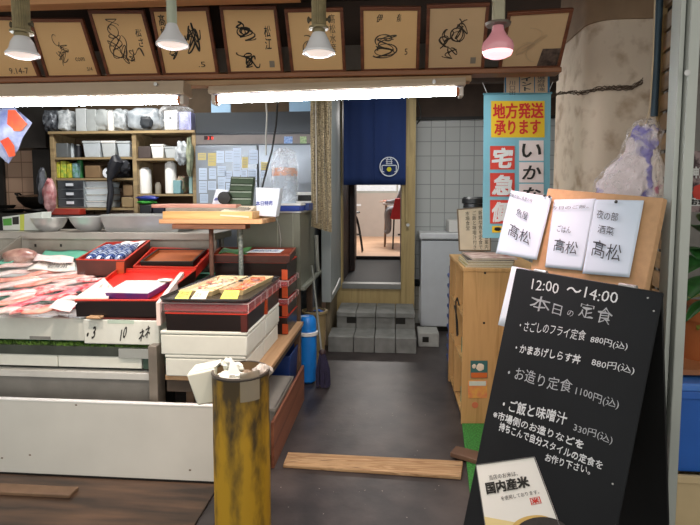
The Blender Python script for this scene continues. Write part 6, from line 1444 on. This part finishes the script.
sh_box(188.8,192.8,172,193.8,mat('teal_pack','#8fb3b0',.4),'slim pale teal carton at the right end of the middle right shelf')
single('folded_bag', MB().blob((Xp(148,YS-.07),YS-.07,SZ(198)),(.20,.09,.045),jit=.25,seed=27), mat('blue_bag','#2a3aa0',.35,scale=14,col2='#1d2660'), 'blue folded bag at the front of the right bay', 'bag')
single('folded_bag', MB().blob((Xp(146,YS-.07),YS-.07,SZ(202.3)),(.19,.09,.035),jit=.25,seed=28), mat('green_bag','#3f9a3a',.4), 'bright green folded bag under the blue one', 'bag')
sh_box(139,151,204.5,217.8,M_dk,'black box, left of the pair on the lowest right shelf')
sh_box(152,164,204.5,217.8,mat('dark_blue_box','#272b3c',.4),'dark bluish box, right of the pair on the lowest right shelf')
sh_box(123,133,184,196,m_brc,'brown carton, upper of the pair at the right of the left bay')
sh_box(121,133,197,207.5,mat('brown_carton2','#8f7a58',.7),'pale brown carton, lower of the pair at the right of the left bay')
# ---- kitchen left
single('kitchen_hood', MB().box(-5,Xp(30,4.9)+.12,5.0,5.285,Zp(148,5.0,10),2.95), mat('hood_dark','#3f3b38',.5,.3,var=.3), 'dark steel hood over the stove at the far left', 'hood')
t = thing('stove_range','black stove range below the tiled wall at the far left','stove',(-3.3,4.9,0))
zst = Zp(214,4.7); obj('body', MB().box(-4.6,Xp(50,4.7),4.65,5.28,0,zst-.04), M_dk, t); obj('cooktop', MB().box(-4.6,Xp(51,4.7),4.63,5.28,zst-.04,zst), M_black, t)
for px in (12,36): obj('burner', MB().lathe([(.08,zst),(.11,zst+.02),(.10,zst+.035),(.05,zst+.035)],(Xp(px,4.9),4.9,0),20), mat('iron','#1d1b1a',.5,.5), t)
wx = Xp(36,4.9); wz = zst+.036
t = thing('wok','black iron wok with two loop handles on the stove','wok',(wx,4.9,wz))
obj('bowl', MB().lathe([(.04,wz),(.10,wz+.02),(.155,wz+.08),(.17,wz+.12),(.165,wz+.12),(.10,wz+.035),(0,wz+.02)],(wx,4.9,0),32), mat('wok_iron','#1c1713',.4,.4), t)
for s_ in (-1,1): obj('handle', MB().tube([(wx+s_*.155,4.88,wz+.11),(wx+s_*.20,4.88,wz+.15),(wx+s_*.20,4.94,wz+.15),(wx+s_*.155,4.94,wz+.11)],.010,8), mat('wok_iron','#1c1713',.4,.4), t)
obj('lid', MB().lathe([(.165,wz+.122),(.12,wz+.135),(0,wz+.145)],(wx,4.9,0),28), mat('lid_brown','#4a3626',.4), t)
single('frying_pan', MB().lathe([(.06,zst+.04),(.085,zst+.075),(.08,zst+.075),(.055,zst+.045),(0,zst+.044)],(Xp(6,4.85),4.85,0),24), mat('iron','#1d1b1a',.5,.5), 'small black pan on the stove at the very left', 'pan')
single('red_bag', MB().blob((Xp(50,4.55),4.55,Zp(195,4.55)),(.11,.10,.30),jit=.2,seed=33), mat('red_goods','#8f3038',.4,scale=18,col2='#c9a0a0'), 'red and white packet bag hanging beside the shelving', 'bag')
single('grey_bag', MB().blob((Xp(43,4.6),4.6,Zp(186,4.6)),(.08,.10,.34),jit=.2,seed=34), mat('greyish_film','#5c6068',.3,scale=12,col2='#2e3036'), 'dark grey plastic bag hanging left of the red packet bag', 'bag')
single('black_cupboard', MB().box(Xp(34,5.1),Xp(51.5,5.1),5.1,5.28,Zp(214,5.0),Zp(148,5.0,10)-.01), mat('cupboard_dark','#2a2623',.6,var=.2), 'dark tall cupboard between the tiles and the shelving', 'cupboard')
single('dark_pillar', MB().box(-5,Xp(4,5.25),5.25,5.285,zst+.001,Zp(148,5.0,10)-.01), mat('cupboard_dark','#2a2623',.6,var=.2), 'dark upright panel at the very left edge of the kitchen', 'panel')
# carton on ledge at left, bowls, steel pan
zl_ = zl+.001
for (a,b,py,l,cy_) in ((31,66,219,'smaller stainless bowl, left of the two on the steel ledge',4.02),(69,109,218,'larger stainless bowl, right of the two on the steel ledge',4.04)):
    x_ = Xp((a+b)/2,cy_); r_ = (b-a)/2*cy_/F; hB = (233-py)*cy_/F
    single('steel_bowl', MB().lathe([(r_*.45,zl_),(r_*.7,zl_+hB*.25),(r_*.9,zl_+hB*.65),(r_,zl_+hB*.97),(r_*1.03,zl_+hB),(r_*.98,zl_+hB*.98),(r_*.86,zl_+hB*.62),(r_*.6,zl_+hB*.2),(0,zl_+hB*.1)],(x_,cy_,0),36), mat('bowl_steel','#d0d0ce',.28,.45,var=.05), l, 'bowl', 'stainless bowls on the ledge')
x0,x1 = Xp(104,4.0),Xp(183,4.0); zt_ = zl_+(234-217.5)*4.0/F
t = thing('steel_pan','wide deep stainless pan on the steel ledge right of the bowls','pan',((x0+x1)/2,4.1,zl_))
obj('tub', MB().tray(x0,x1,3.93,4.27,zl_,zt_,.006,.03), M_steel, t); obj('rim', MB().tray(x0-.008,x1+.008,3.922,4.278,zt_-.004,zt_+.003,.014), M_steel, t)
q = [at(3,231,4.0),at(41,230,4.0),at(42,212,4.0),at(2,217,4.0)]
for v in (q[0],q[1]): v.z = zl_+.003
t = thing('green_white_carton','white carton with green print lying on the left end of the steel ledge','carton',(q[0]+q[1])/2)
cb = obj('carton', MB().slab(*q,.12), mat('carton_pale','#d6dad2',.6,var=.04), t, bevel=.004)
obj('green_patch', MB().slab(*[lerpq(q,u,v)+Vector((0,-.001,0)) for u,v in ((.02,.35),(.24,.35),(.24,.85),(.02,.85))],.001), mat('print_green','#58a844',.6), cb)
obj('black_patch', MB().slab(*[lerpq(q,u,v)+Vector((0,-.001,0)) for u,v in ((.26,.4),(.42,.4),(.42,.9),(.26,.9))],.001), M_ink, cb)
obj('yellow_strip', MB().slab(*[lerpq(q,u,v)+Vector((0,-.001,0)) for u,v in ((.45,.0),(.56,.0),(.56,1),(.45,1))],.001), mat('print_lime','#cfd85a',.6), cb)
# orange printed bag hanging from the left fixture
Yo = 3.05
pts = [(0,108),(14,107),(33,123),(22,138),(18,150),(9,164),(-2,155),(-14,140),(-12,115)]
P_ = [at(a,b,Yo) for a,b in pts]; cc = sum(P_,Vector())/len(P_); n = len(P_)
g = MB(); g.add([cc+Vector((0,-.035,0)),cc+Vector((0,.035,0))]+[p+Vector((0,.006*sin(i*2.3),0)) for i,p in enumerate(P_)]+[cc*.5+p*.5+Vector((0,-.028,0)) for p in P_]+[cc*.5+p*.5+Vector((0,.028,0)) for p in P_],
  [(0,2+n+i,2+n+(i+1)%n) for i in range(n)]+[(2+n+i,2+i,2+(i+1)%n,2+n+(i+1)%n) for i in range(n)]+[(1,2+2*n+(i+1)%n,2+2*n+i) for i in range(n)]+[(2+2*n+(i+1)%n,2+(i+1)%n,2+i,2+2*n+i) for i in range(n)])
t = thing('printed_bag','white plastic bag with orange print hanging under the left tube light','bag',cc)
obj('bag', g, mat('bag_whiteblue','#a9aec2',.3,scale=12,col2='#66719c',bump=.5), t)
def flat(pts,dy,m,nm):
    Q=[at(a,b,Yo+dy) for a,b in pts]; obj(nm, MB().add(Q+[q+Vector((0,.003,0)) for q in Q],[tuple(range(len(Q))),tuple(range(2*len(Q)-1,len(Q)-1,-1))]+[(i,(i+1)%len(Q),len(Q)+(i+1)%len(Q),len(Q)+i) for i in range(len(Q))]), m, t)
m_orp = mat('print_orange','#cc541a',.4,scale=16,col2='#b8371a')
flat([(8,110),(15,110),(27,124),(21,131),(14,131),(7,124)],-.030,m_orp,'orange_print'); flat([(0,141),(8,137),(14,146),(15,156),(9,157),(5,149)],-.034,m_orp,'orange_print')
obj('string', MB().cyl(at(3,108,Yo), Vector((at(3,108,Yo).x,2.99,Zp(84,YF))), .003, n=6), M_white, t)
# small round fascia fittings, pipe under the rail at right of left light
single('hanging_wire', MB().tube([at(191,80,2.8),at(203,84,2.8),at(209,88,2.75)],.004,6), mat('wire_brown','#7a4a38',.6), 'short brown wire between the two tube lights', 'wire')

rd = random.Random(77); g = MB()
for i in range(140):
    x = rd.uniform(-.6,.95); y = rd.uniform(2.4,5.0); r_ = rd.uniform(.002,.006); a = rd.uniform(0,3)
    g.add([(x+r_*cos(a+k*pi/2)*(1 if k%2 else .5),y+r_*sin(a+k*pi/2)*(1 if k%2 else .5),.0015) for k in range(4)],[(0,1,2,3)])
tag(obj('floor_flecks', g, mat('fleck','#a39a92',.8), smooth=False), 'tiny pale flecks of litter scattered on the dark passage floor', 'litter', kind='stuff')
